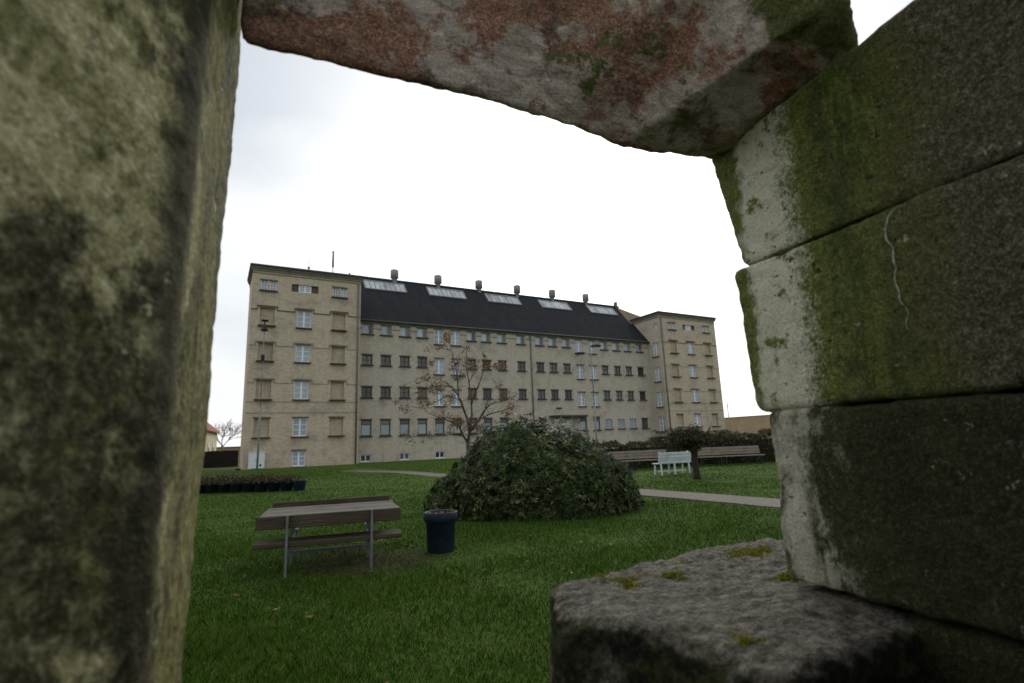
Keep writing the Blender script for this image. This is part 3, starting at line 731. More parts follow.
# annex chimney stub right of the tower
mb = MB(); mb.box((RW1 + 1.3, 5.5, 4.5), (2.6, 3.0, 9.0)); mb.build('annex', M['brick'], bld)
mb = MB(); mb.box((RW1 + 1.3, 5.5, 9.15), (3.0, 3.4, 0.3)); mb.build('cornice', M['brick_dark'], bld)

# ------------------------------------------------------------------ stone gateway round the camera (local x across, y through)
GR = rad(22.15)
gate = empty('stone_gateway', (0, 0, 0), GR)
tag(gate, 'mossy ruined granite gateway framing the view, with pillar, lintel and block jamb', 'gateway')
TEX = {}
def clouds(scale, depth=4, kind='CLOUDS'):
    k = (scale, depth, kind)
    if k not in TEX:
        t = bpy.data.textures.new('relief', kind); t.noise_scale = scale
        if kind == 'CLOUDS': t.noise_depth = depth
        TEX[k] = t
    return TEX[k]
def stone(name, bot, top, z0, z1, mat, voxel=0.012, bev=0.025, disp=((0.25, 0.03), (0.06, 0.012)), chips=0.0, label=None, bottom=None):
    """irregular block: bottom and top polygons (x,y[,z]) with the same count, rounded, remeshed and roughened"""
    n = len(bot)
    vs = [(p[0], p[1], p[2] if len(p) > 2 else z0) for p in bot] + [(p[0], p[1], p[2] if len(p) > 2 else z1) for p in top]
    fs = (bottom or [tuple(range(n - 1, -1, -1))]) + ([tuple(range(n, 2*n))] if not bottom else [tuple(n + i for i in reversed(q)) for q in bottom]) + [(i, (i + 1) % n, n + (i + 1) % n, n + i) for i in range(n)]
    me = bpy.data.meshes.new(name); me.from_pydata(vs, [], fs)
    bm = bmesh.new(); bm.from_mesh(me); bmesh.ops.recalc_face_normals(bm, faces=bm.faces[:]); bm.to_mesh(me); bm.free()
    o = bpy.data.objects.new(name, me); COL.objects.link(o)
    b = o.modifiers.new('b', 'BEVEL'); b.width = bev; b.segments = 3; b.limit_method = 'ANGLE'
    r = o.modifiers.new('r', 'REMESH'); r.mode = 'VOXEL'; r.voxel_size = voxel
    s = o.modifiers.new('s', 'SMOOTH'); s.factor = 0.5; s.iterations = 2
    for sc, st in disp:
        d = o.modifiers.new('d', 'DISPLACE'); d.texture = clouds(sc, 5); d.strength = st; d.mid_level = 0.5; d.texture_coords = 'LOCAL'
    if chips:
        d = o.modifiers.new('d', 'DISPLACE'); d.texture = clouds(0.035, 2); d.strength = chips; d.mid_level = 0.5; d.texture_coords = 'LOCAL'
    dg = bpy.context.evaluated_depsgraph_get()
    new = bpy.data.meshes.new_from_object(o.evaluated_get(dg)); bpy.data.objects.remove(o); bpy.data.meshes.remove(me)
    new.name = name; new.materials.clear(); new.materials.append(mat)
    new.polygons.foreach_set('use_smooth', [True] * len(new.polygons))
    q = link(name, new, gate)
    if label: q['label'] = label
    return q
g = 0.004
# right jamb: three courses, each face on x = 1.2
JX = 1.205
def rect(x0, x1, y0, y1): return [(x0, y0), (x1, y0), (x1, y1), (x0, y1)]
D1 = ((0.22, 0.030), (0.05, 0.010))
jb = []
D1 = ((0.22, 0.018), (0.06, 0.010), (0.025, 0.006))
jb.append(stone('jamb_block', rect(JX, 1.9, .12, 1.115), rect(JX, 1.9, .12, 1.105), 1.115 + g, 1.557, M['jamb_algae_shade'], 0.009, 0.012, D1, 0.004, 'lowest block of the right jamb, dark and green'))
jb.append(stone('jamb_block', rect(JX, 1.9, .02, 1.14), [(JX, .02), (1.9, .02), (1.9, 1.20), (JX, 1.175)], 1.561, 1.985, M['jamb'], 0.009, 0.016, D1, 0.004, 'middle block of the right jamb with a pale run-off streak'))
jb.append(stone('jamb_block', rect(JX + .004, 1.9, .10, 1.13), [(JX, .10, 2.43), (1.9, .10, 2.44), (1.9, 1.22, 2.39), (JX, 1.215, 2.385)], 1.987, 2.39, M['jamb'], 0.009, 0.012, D1, 0.004, 'top block of the right jamb under the lintel'))
stone('jamb_block', rect(JX + .02, 1.9, -1.5, .105), rect(JX + .02, 1.9, -1.5, .105), 1.115 + g, 1.558, M['jamb'], 0.03, 0.03, D1)
stone('jamb_block', rect(JX + .01, 1.9, -1.5, .005), rect(JX + .01, 1.9, -1.5, .005), 1.558 + g, 1.985, M['jamb'], 0.03, 0.03, D1)
stone('jamb_block', rect(JX + .02, 1.9, -1.5, .085), rect(JX + .02, 1.9, -1.5, .085), 1.985 + g, 2.40, M['jamb'], 0.03, 0.03, D1)
stone('jamb_block', rect(JX + .02, 1.9, -1.5, .835), rect(JX + .01, 1.9, -1.5, .845), 0.0, 1.112, M['jamb_algae_shade'], 0.02, 0.03, D1)
# base stone that juts into the opening
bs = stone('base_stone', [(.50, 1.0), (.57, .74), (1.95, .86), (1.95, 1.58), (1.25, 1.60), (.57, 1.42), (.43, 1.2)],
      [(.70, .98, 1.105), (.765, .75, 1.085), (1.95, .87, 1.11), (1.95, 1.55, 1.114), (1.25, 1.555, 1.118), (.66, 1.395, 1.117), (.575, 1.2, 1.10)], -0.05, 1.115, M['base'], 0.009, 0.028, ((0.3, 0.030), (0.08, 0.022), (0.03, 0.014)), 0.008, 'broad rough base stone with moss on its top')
# lintel: a rough boulder whose visible face leans up towards the inside
near_ = [(-.155, .92, 3.16), (.10, .90, 3.18), (.40, .89, 3.16), (.72, .86, 3.06), (.98, .76, 2.80), (1.17, .68, 2.50), (1.28, .75, 2.445), (1.62, .98, 2.415)]
far_ = [(1.62, 1.20, 2.40), (1.24, 1.19, 2.365), (1.08, 1.18, 2.34), (.85, 1.18, 2.33), (.62, 1.17, 2.358), (.38, 1.16, 2.375), (.10, 1.16, 2.375), (-.155, 1.17, 2.385)]
ltop = [(-.155, .95), (.10, .94), (.40, .94), (.72, .90), (.98, .82), (1.15, .78), (1.24, .84), (1.55, 1.0), (1.55, 1.42), (1.24, 1.44), (1.08, 1.46), (.85, 1.48), (.62, 1.5), (.38, 1.5), (.10, 1.5), (-.155, 1.5)]
ltop = [(x, y, z) for (x, y), z in zip(ltop, [3.28, 3.28, 3.26, 3.16, 2.92, 2.80, 2.74, 2.70, 2.70, 2.74, 2.80, 2.92, 3.16, 3.26, 3.28, 3.28])]
nn8 = 8
stone('lintel', near_ + far_, ltop, 0, 0, M['lintel'], 0.009, 0.022, ((0.35, 0.040), (0.10, 0.013), (0.03, 0.008)), 0.005, 'rough pinkish granite lintel stone with rusty patches', [(15 - k, 14 - k, k + 1, k) for k in range(7)])
# left pillar; its inner face splays towards the camera
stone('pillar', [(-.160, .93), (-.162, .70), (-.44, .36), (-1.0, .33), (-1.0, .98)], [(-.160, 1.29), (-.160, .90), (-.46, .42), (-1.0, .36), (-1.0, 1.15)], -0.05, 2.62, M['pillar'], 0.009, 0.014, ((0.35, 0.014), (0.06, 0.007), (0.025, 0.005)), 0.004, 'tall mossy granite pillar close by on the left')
for z0, z1, dx in ((0.0, .58, 0), (.59, 1.12, .02), (1.13, 1.62, -.01), (1.63, 1.98, .01)):  # unseen passage walls left and behind, added to shade the lower stones
    stone('unseen_wall_block', rect(-1.2, -.47 + dx, -1.5, .31), rect(-1.2, -.47 + dx, -1.5, .32), z0, z1, M['pillar'], 0.03, 0.03, D1)
    stone('unseen_wall_block', rect(-1.2, .52 - dx*8, -1.05, -0.62), rect(-1.2, .52 - dx*8, -1.05, -0.62), z0, z1, M['pillar'], 0.03, 0.03, D1)
    stone('unseen_wall_block', rect(.54 - dx*8, 1.9, -1.05, -0.62), rect(.54 - dx*8, 1.9, -1.05, -0.62), z0, z1, M['jamb'], 0.03, 0.03, D1)
# wall stubs outside the gateway
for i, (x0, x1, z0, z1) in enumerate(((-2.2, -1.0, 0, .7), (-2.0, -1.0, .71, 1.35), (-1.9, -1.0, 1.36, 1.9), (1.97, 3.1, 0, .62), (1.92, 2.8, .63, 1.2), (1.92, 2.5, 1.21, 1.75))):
    stone('unseen_wall_block', rect(x0, x1, .45, 1.05), rect(x0, x1, .45, 1.05), z0, z1, M['pillar'] if i < 3 else M['jamb'], 0.03, 0.03, D1)
# pale lime streak running down the middle block, laid on its surface
from mathutils.bvhtree import BVHTree
def bvh_of(o): return BVHTree.FromPolygons([v.co.copy() for v in o.data.vertices], [tuple(p.vertices) for p in o.data.polygons])
rng = random.Random(3); bv = bvh_of(jb[1]); vs = []; fs = []
for k in range(40):
    z = 1.972 - k*0.0068; y = .716 - k*.0002 + .004*math.sin(k*.33) + .0025*math.sin(k*.9) + rng.uniform(-.0015, .0015) - (.02*(1 - k/5) if k < 5 else 0)
    hw_ = .0016*(1 - k/46) + rng.uniform(0, .0014)
    for dy in (hw_, -hw_):
        h = bv.ray_cast(Vector((.6, y + dy, z)), Vector((1, 0, 0)))[0]
        vs.append(((h.x if h else JX) - .0025, y + dy, z))
    if k: a = 2*k; fs.append((a - 2, a - 1, a + 1, a))
mb = MB(); mb.add(vs, fs); mb.build('lime_streak', simple('pale_lime', (.27, .30, .24), .9, .6, 90), gate)

np.random.seed(11); R_ = np.random.rand; RN = np.random.randn
def leaf_quads(P, A_, B_, ln, wd):
    """leaf diamonds: P base (n,3), A_ direction unit, B_ side unit, ln, wd (n)"""
    ln = ln[:, None]; wd = wd[:, None]
    Nn = np.cross(A_, B_)
    v0 = P; v1 = P + A_*ln*0.45 + B_*wd*0.5 + Nn*wd*0.15; v2 = P + A_*ln - Nn*ln*0.08; v3 = P + A_*ln*0.45 - B_*wd*0.5 + Nn*wd*0.15
    return np.stack([v0, v1, v2, v3], 1).reshape(-1, 3)
def unit(a): return a / (np.linalg.norm(a, axis=1, keepdims=True) + 1e-9)
def side_of(A_):
    r = RN(*A_.shape); return unit(np.cross(A_, r))

# moss tufts on the base stone
spots = [(622, 577, .030), (630, 583, .022), (672, 573, .030), (681, 561, .018), (748, 553, .045), (760, 549, .035), (785, 574, .03), (745, 632, .022), (600, 576, .018), (735, 557, .02)]
bv = bvh_of(bs); Ps = []
for x, y, r in spots:
    lp = Matrix.Rotation(-GR, 3, 'Z') @ gnd(x, y, 1.117)
    for _ in range(int(620*(r/.03)**2)):
        a = random.uniform(0, 6.283); q = random.random()**.8*1.35*r*(.75 + .4*math.sin(a*3 + x) + .25*math.sin(a*7 + y)); px_, py_ = lp.x + math.cos(a)*q*1.5, lp.y + math.sin(a)*q
        h = bv.ray_cast(Vector((px_, py_, 1.4)), Vector((0, 0, -1)))[0]
        if h and h.z > 1.05: Ps.append((h.x, h.y, h.z - .003 + .006*random.random()*max(.1, 1 - (q/r)**2)))
P = np.array(Ps); A_ = unit(np.stack([RN(len(P))*.6, RN(len(P))*.6, .5 + R_(len(P))], 1))
me = np_mesh('moss', leaf_quads(P, A_, side_of(A_), .004 + R_(len(P))*.005, .003 + R_(len(P))*.003), 4, M['moss'], attr=np.repeat(R_(len(P)), 4))
tag(link('moss', me, gate), kind='stuff')

# ------------------------------------------------------------------ picnic table with backed benches
pc = gnd(286, 578); pc2 = gnd(370, 566)
PR = rad(18)
tb = empty('picnic_table', (pc.x + .44*math.cos(PR), pc.y + .52*math.sin(PR), 0), PR)
tag(tb, 'weathered wooden picnic table with low seats on the lawn', 'picnic table')
HL = 0.86; rng = random.Random(8)
def plank(name, y, z, w, th, mat, hl=HL, tilt=0.0):
    mb = MB(); rot = Matrix.Rotation(tilt, 3, 'X')
    mb.box((0.05 + rng.uniform(-.012, .012), y, z + rng.uniform(-.003, .003)), (2*hl, w, th), rot, 0.006); return mb.build(name, mat, tb)
PXS = (-0.46, 0.54)
# near bench
plank('front_board', 0.018, 0.635, 0.035, 0.15, M['wood_brown'])
plank('seat', 0.09, 0.370, 0.20, 0.055, M['wood_brown'], HL + .02); plank('seat', 0.30, 0.370, 0.20, 0.055, M['wood_brown'], HL + .02)
# table top planks
for k in range(7): plank('tabletop_plank', 0.125 + k*0.170, 0.672, 0.164, 0.045, M['wood_top'])
# far bench
plank('seat', 1.38, 0.415, 0.15, 0.04, M['wood_top']); plank('seat', 1.54, 0.415, 0.15, 0.04, M['wood_brown'])
plank('backrest', 1.76, 0.665, 0.035, 0.12, M['wood_brown'])
for x in PXS:
    mb = MB(); mb.bar((x, -0.016, 0.0), (x, -0.016, 0.715), 0.028, 0.028); mb.build('leg', M['galv'], tb)
    mb = MB(); mb.bar((x, 1.80, 0.0), (x, 1.80, 0.72), 0.028, 0.028); mb.build('leg', M['galv'], tb)
    mb = MB(); mb.bar((x, 0.0, 0.325), (x, 1.79, 0.325), 0.035, 0.035); mb.build('cross_bar', M['galv'], tb)
    for y in (0.68, 1.06):
        mb = MB(); mb.bar((x, y, 0.0), (x, y, 0.64), 0.035, 0.035); mb.build('leg', M['galv'], tb)
    mb = MB(); mb.bar((x, 0.05, 0.632), (x, 1.24, 0.632), 0.035, 0.03); mb.build('cross_bar', M['galv'], tb)
mb = MB(); mb.bar((-.5, 0.68, 0.17), (.5, 0.68, 0.17), 0.03, 0.04); mb.build('foot_rail', M['galv'], tb)

# ------------------------------------------------------------------ blue pot
pp = gnd(441, 551)
pot = empty('plant_pot', (pp.x, pp.y, 0)); tag(pot, 'dark blue round plastic pot standing alone beside the picnic table', 'pot')
mb = MB(); mb.lathe([(0.0, 0.0), (0.185, 0.0), (0.195, 0.02), (0.212, 0.40), (0.225, 0.41), (0.245, 0.44), (0.245, 0.535), (0.235, 0.545), (0.215, 0.54), (0.208, 0.45), (0.0, 0.45)], 32); mb.build('body', M['pot'], pot)
mb = MB(); mb.lathe([(0.207, 0.488), (0.12, 0.505), (0.0, 0.50)], 24); mb.build('soil', M['soil'], pot)
nl = 60; a = R_(nl)*6.283; q = np.sqrt(R_(nl))*.18; P = np.stack([np.cos(a)*q, np.sin(a)*q, np.full(nl, .51)], 1); A_ = unit(np.stack([RN(nl), RN(nl), R_(nl)*.7], 1))
tag(link('dry_leaves', np_mesh('dry_leaves', leaf_quads(P, A_, side_of(A_), .05 + .04*R_(nl), .02 + .02*R_(nl)), 4, M['dead_leaf'], attr=np.repeat(R_(nl), 4)), pot), kind='stuff')

# ------------------------------------------------------------------ row of tubs
ta, tb2 = gnd(187, 494), gnd(299, 490.5)
NT_ = 10
for k in range(NT_):
    f_ = k / (NT_ - 1); p = ta.lerp(tb2, f_)
    e = empty('planter_tub', (p.x, p.y, 0), R_()*6)
    last = k == NT_ - 1
    w_ = ['at the right end of the tub row', 'second from the right end of the tub row', 'third from the right end of the tub row', 'fourth from the right end of the tub row', 'fifth from the right end of the tub row', 'sixth from the right end of the tub row', 'seventh from the right end of the tub row', 'eighth from the right end of the tub row', 'ninth from the right end of the tub row', 'at the left end of the tub row, by the pillar'][NT_ - 1 - k]
    tag(e, ('blue' if last else 'dark blue' if k == NT_ - 2 else 'black') + ' plastic planter tub, ' + w_, 'planter', 'planter tubs in a row on the lawn')
    r = 0.255
    mb = MB(); mb.lathe([(0.0, 0.0), (r*.8, 0.0), (r*.95, .33), (r*1.05, .34), (r*1.05, .40), (r*.92, .40), (r*.9, .3), (0, .3)], 20)
    mb.build('body', M['pot_blue'] if last else (M['pot'] if k == NT_ - 2 else M['pot_black']), e)
    mb = MB(); mb.lathe([(r*.9, .345), (0, .36)], 16); mb.build('soil', M['soil'], e)
    nl = 420 if not last else 60
    P = np.stack([RN(nl)*.20, RN(nl)*.20, .30 + R_(nl)**1.5*(.24 if k % 3 else .34)], 1); A_ = unit(np.stack([RN(nl), RN(nl), .6 + R_(nl)], 1))
    link('foliage', np_mesh('foliage', leaf_quads(P, A_, side_of(A_), .07 + .07*R_(nl), .02 + .03*R_(nl)), 4, M['shrub_leaf'], attr=np.repeat(R_(nl), 4)), e)

# ------------------------------------------------------------------ big bush
by = 12.4
bl, brt = at_depth(430, 495, by), at_depth(637, 492, by)
bush = empty('evergreen_bush', ((bl.x + brt.x)/2, by, 0))
tag(bush, 'big rounded dark evergreen bush in the middle of the lawn', 'bush')
HW = (brt.x - bl.x)/2
def bush_h(x, y):
    """height of the surface over local x,y"""
    u_ = x / HW; e = 1 - np.abs(u_)**2.3 - (y/1.9)**2
    prof = np.interp(u_, [-1, -.72, -.45, -.15, .1, .35, .6, .8, 1], [.55, 1.14, 1.58, 1.90, 1.70, 1.60, 1.48, 1.16, .74])
    lump = .19*np.sin(x*3.7 + y*2.6) + .15*np.sin(y*4.4 - x*2.3) + .12*np.sin(x*8 + 1) * np.cos(y*7)
    return np.where(e > 0, (prof + lump) * np.clip(e, 0, 1)**.30, -1)
nw = 7600
X_ = (R_(nw*3)*2 - 1)*HW; Y_ = (R_(nw*3)*2 - 1)*1.9; H_ = bush_h(X_, Y_)
ok = H_ > 0.1; X_, Y_, H_ = X_[ok][:nw], Y_[ok][:nw], H_[ok][:nw]
# shell points: the surface plus its steep sides and some inner layers
fr_ = np.where(R_(len(X_)) < .55, 1 - .10*R_(len(X_)), R_(len(X_))**.7)
sx = X_*1.0; C1 = np.stack([sx, Y_, H_*fr_ + RN(len(X_))*.03], 1)
ang = R_(nw)*6.283; hz = R_(nw)*1.25
rx = HW*(1.0 - .10*hz + .05*np.sin(ang*7) + .04*np.sin(ang*13 + 2)); ry = 1.9*(1.0 - .10*hz + .06*np.sin(ang*5 + 1))
kk = .93 + .07*R_(nw)
C2 = np.stack([np.cos(ang)*rx*kk, np.sin(ang)*ry*kk, hz*np.interp(np.cos(ang), [-1, 0, 1], [.55, 1, .75])], 1)
spr = R_(nw) < .16                                          # sprigs that stick out of the outline
C1[:, 2] += np.where(R_(len(C1)) < .14, R_(len(C1))**2*.34, 0); C2[spr, :2] *= (1 + .09*R_(int(spr.sum())))[:, None]
C = np.concatenate([C1, C2]); out = unit(np.stack([C[:, 0]/HW, C[:, 1]/1.9, C[:, 2]*.45], 1) + RN(len(C), 3)*.22)
WL = 9
Pb = np.repeat(C, WL, 0); O = np.repeat(out, WL, 0)
tw = np.tile(np.arange(WL)*2*math.pi/WL, len(C)) + np.repeat(R_(len(C))*6, WL)
s1 = unit(np.cross(O, np.array([0.3, 0.2, 1.0]))); s2 = np.cross(O, s1)
rad_ = s1*np.cos(tw)[:, None] + s2*np.sin(tw)[:, None]
A_ = unit(rad_*.95 + O*(.05 + .45*R_(len(Pb)))[:, None] + np.array([0, 0, -.55])); B_ = unit(np.cross(A_, O))
ln = .065 + .045*R_(len(Pb)); wd = ln*(.24 + .08*R_(len(Pb)))
tint = np.clip(.12 + .75*np.repeat(R_(len(C))**1.4, WL) + .25*RN(len(Pb))*.6, 0, .95); tint[R_(len(Pb)) < .006] = 1.0
me = np_mesh('foliage', leaf_quads(Pb + RN(len(Pb), 3)*.012, A_, B_, ln, wd), 4, M['bush_leaf'], attr=np.repeat(tint, 4))
link('foliage', me, bush)
rng = random.Random(4)
for k in range(16):
    a = rng.uniform(0, 6.283); q = rng.uniform(.3, .85); mb = MB()
    ex, ey = math.cos(a)*HW*q, math.sin(a)*1.6*q; h = float(bush_h(np.array([ex]), np.array([ey]))[0])*.85
    mb.tube([(ex*.15, ey*.15, -0.02), (ex*.45, ey*.45, h*.35), (ex*.8, ey*.8, h*.75), (ex, ey, h)], [.035, .026, .018, .008], 6); mb.build('stem', M['bark_dark'], bush)

# ------------------------------------------------------------------ rowan tree behind the bush
ry_ = 15.6
base = at_depth(468, 470, ry_); rowan = empty('rowan_tree', (base.x, ry_, 0))
tag(rowan, 'slender half-bare rowan tree with orange brown leaves behind the bush', 'tree')
rng = random.Random(21)
Zp = lambda zx, zy: (390 + zx*140/736, 320 + zy*130/683)
def tp(zx, zy, dy=0.0):
    p = at_depth(*Zp(zx, zy), ry_ + dy); return Vector((p.x - base.x, p.y - ry_, p.z))
mb = MB(); t0 = Vector((0.03, 0, -.05)); fork = tp(408, 640)
mb.tube([t0, t0.lerp(fork, .5) + Vector((.03, .0, 0)), fork], [.075, .062, .052], 8)
trunk = mb.build('trunk', M['bark'], rowan)
br = [([(408, 640), (385, 610), (365, 560), (310, 530), (250, 510), (180, 478)], .034, -.4),
      ([(408, 640), (420, 585), (402, 510), (372, 420), (330, 355), (270, 340), (200, 360)], .040, .25),
      ([(402, 510), (360, 400), (355, 320), (345, 230), (320, 160), (305, 70)], .026, -.2),
      ([(415, 590), (430, 500), (428, 420), (415, 330), (400, 230), (405, 150)], .036, .5),
      ([(420, 585), (465, 530), (500, 470), (530, 440), (600, 425), (650, 400)], .034, -.5),
      ([(470, 525), (520, 495), (580, 480), (640, 460), (655, 452)], .022, .7),
      ([(428, 440), (450, 380), (475, 320), (495, 250), (500, 180)], .024, -.7),
      ([(500, 470), (520, 400), (560, 350), (585, 350)], .018, .6),
      ([(372, 420), (300, 400), (220, 440), (140, 460), (75, 450)], .018, .5),
      ([(330, 355), (260, 310), (190, 300)], .016, -.5),
      ([(385, 610), (330, 600), (260, 610), (200, 606), (100, 618)], .016, -.7),
      ([(270, 340), (190, 365), (110, 360), (60, 355)], .014, .1),
      ([(200, 360), (100, 400), (30, 430)], .010, .2),
      ([(415, 330), (450, 260), (510, 235), (560, 250)], .014, .9),
      ([(320, 160), (270, 150), (195, 150)], .009, -.3),
      ([(440, 570), (520, 560), (600, 570), (690, 540)], .014, .9)]
for pts, r, dy in br:
    n = len(pts); P3 = [tp(a, b, dy*(k/(n - 1))) for k, (a, b) in enumerate(pts)]
    mb = MB(); mb.tube(P3, [r*(1 - .8*k/(n - 1)) for k in range(n)], 6); o = mb.build('branch', M['bark'], rowan)
    for k in range(1, n):
        for _ in range(3):
            p = P3[k - 1].lerp(P3[k], rng.random()); d = Vector((rng.uniform(-1, 1), rng.uniform(-1, 1), rng.uniform(-.1, 1.0))).normalized()*rng.uniform(.18, .5)
            mb = MB(); mb.tube([p, p + d*.5 + Vector((0, 0, .02)), p + d], [.007, .005, .003], 4); mb.build('twig', M['bark'], o)
cl = [(303, 80, 16, 40), (300, 110, 12, 20), (405, 150, 16, 14), (390, 205, 34, 34), (435, 235, 30, 40), (510, 235, 26, 34), (190, 300, 26, 44), (225, 360, 34, 44), (180, 440, 26, 30), (75, 465, 22, 26), (265, 350, 26, 26), (345, 225, 24, 26), (375, 290, 26, 22), (345, 525, 34, 50), (370, 540, 26, 40), (290, 505, 28, 34), (100, 618, 38, 22), (215, 605, 24, 20), (315, 590, 24, 20), (555, 250, 14, 8), (620, 375, 20, 8), (650, 405, 24, 14), (630, 470, 26, 22), (610, 485, 22, 16), (640, 455, 18, 14), (430, 550, 40, 44), (440, 590, 36, 40), (575, 350, 22, 14), (500, 180, 12, 8), (320, 400, 24, 20), (195, 150, 10, 6), (262, 145, 10, 7), (30, 430, 12, 10), (185, 632, 10, 4), (600, 400, 22, 22), (430, 400, 24, 20), (560, 235, 26, 20), (590, 240, 20, 12), (215, 225, 22, 24), (70, 360, 14, 8), (345, 300, 20, 18), (480, 560, 30, 24), (700, 540, 20, 12), (330, 245, 22, 22), (155, 385, 18, 16), (300, 420, 20, 16), (150, 330, 14, 8)]
Ps = []; Ti = []
for zx, zy, r, n in cl:
    for _ in range(int(n*1.0)):
        p = tp(zx + rng.gauss(0, r*.55), zy + rng.gauss(0, r*.55), rng.uniform(-.8, .8)); Ps.append(p)
        Ti.append(min(1, max(0, rng.gauss(.5 if zy > 110 else .62, .24) - (.25 if 530 < zy < 600 and 400 < zx < 500 else 0))))
P = np.array(Ps); A_ = unit(np.stack([RN(len(P)), RN(len(P)), -.5 + RN(len(P))*.5], 1))
WLr = 5                                                    # pinnate leaf: leaflets along a stalk
Pl = np.repeat(P, WLr, 0) + np.repeat(A_, WLr, 0)*np.tile(np.linspace(0, .10, WLr), len(P))[:, None]
Al = unit(np.repeat(A_, WLr, 0)*.5 + RN(len(Pl), 3)*.8); 
link('foliage', np_mesh('foliage', leaf_quads(Pl, Al, side_of(Al), .05 + .03*R_(len(Pl)), .016 + .012*R_(len(Pl))), 4, M['rowan_leaf'], attr=np.repeat(np.repeat(np.array(Ti), WLr), 4)), rowan)

# ------------------------------------------------------------------ benches, small tree, hedge on the right
wb = gnd(676, 474.5); WBR = rad(20)
e = empty('garden_bench', (wb.x, wb.y, 0), WBR); tag(e, 'pale white-painted garden bench on the lawn in front of the hedge', 'bench', None)
for k in range(4):
    mb = MB(); mb.box((0, 0.0 - .02*k, .50 + k*.108), (1.55, .03, .103), None, .006); mb.build('back_slat', M['wood_white'], e)
for k in range(3):
    mb = MB(); mb.box((0, .14 + k*.13, .44), (1.55, .12, .035), None, .006); mb.build('seat_slat', M['wood_white'], e)
for x in (-.66, .0, .66):
    mb = MB(); mb.bar((x, -.02, 0), (x, .04, .9), .05, .06) if x else mb.bar((x, .04, 0), (x, .04, .48), .05, .06); mb.build('leg', M['wood_white'], e)
    mb = MB(); mb.bar((x, .44, 0), (x, .40, .43), .05, .06); mb.build('leg', M['wood_white'], e)
mb = MB(); mb.bar((-.66, .22, .14), (.66, .22, .14), .04, .06); mb.build('stretcher', M['wood_white'], e)

def dark_bench(px_, py_, w, rz, lab):
    p = gnd(px_, py_); e = empty('garden_bench', (p.x, p.y, 0), rz); tag(e, lab, 'bench', 'weathered benches along the hedge')
    for k in range(3):
        mb = MB(); mb.box((0, .46 + .03*k, .56 + k*.13), (w, .03, .115), None, .006); mb.build('back_slat', M['wood_tan'], e)
    for k in range(3):
        mb = MB(); mb.box((0, .06 + k*.14, .43), (w, .125, .04), None, .006); mb.build('seat_slat', M['wood_tan'], e)
    for s_ in (-1, 1):
        x = s_*(w/2 - .22)
        mb = MB(); mb.bar((x, .04, 0), (x, .04, .41), .06, .07); mb.build('leg', M['black'], e)
        mb = MB(); mb.bar((x, .44, 0), (x, .55, .92), .06, .05); mb.build('leg', M['black'], e)
BRZ = rad(8)
dark_bench(624, 471, 1.3, BRZ, 'weathered tan bench by the hedge, leftmost of its row beside the bush')
dark_bench(653, 469.5, 1.9, BRZ, 'weathered tan bench by the hedge, directly behind the white bench')
dark_bench(712, 466, 1.5, BRZ, 'weathered tan bench by the hedge, just right of the small tree')
dark_bench(745, 464.5, 2.3, BRZ, 'weathered tan bench by the hedge, rightmost of its row')

st = gnd(697, 479)
tr = empty('small_tree', (st.x, st.y, 0)); tag(tr, 'small dark pruned tree with a thick trunk beside the white bench', 'tree')
mb = MB(); mb.tube([(0, 0, -.05), (0.01, 0, .15), (-.01, 0, .6), (0, 0, 1.05), (0, 0, 1.3)], [.15, .12, .11, .12, .07], 10); mb.build('trunk', M['bark_dark'], tr)
rng = random.Random(17)
for k in range(9):
    a = rng.uniform(0, 6.283); q = rng.uniform(.4, .95); mb = MB()
    mb.tube([(0, 0, 1.0), (math.cos(a)*q*.5, math.sin(a)*q*.5, 1.3), (math.cos(a)*q, math.sin(a)*q, 1.3 + rng.uniform(.1, .5))], [.05, .03, .012], 6); mb.build('branch', M['bark_dark'], tr)
nl = 5200; d = unit(RN(nl, 3)); q = (.55 + .45*R_(nl))*(1 + .18*np.sin(d[:, 0]*7) + .15*np.sin(d[:, 2]*9 + d[:, 1]*5))
P = np.stack([d[:, 0]*q*.74 - .14, d[:, 1]*q*.62, 1.36 + d[:, 2]*q*.42], 1); P = P[P[:, 2] > 1.0 - .25*R_(nl)]; nl = len(P)
A_ = unit(RN(nl, 3) + np.array([0, 0, .3])); tn = R_(nl)*.75; tn[R_(nl) < .03] = 1
link('crown', np_mesh('crown', leaf_quads(P, A_, side_of(A_), .06 + .05*R_(nl), .03 + .03*R_(nl)), 4, M['shrub_leaf'], attr=np.repeat(tn, 4)), tr)

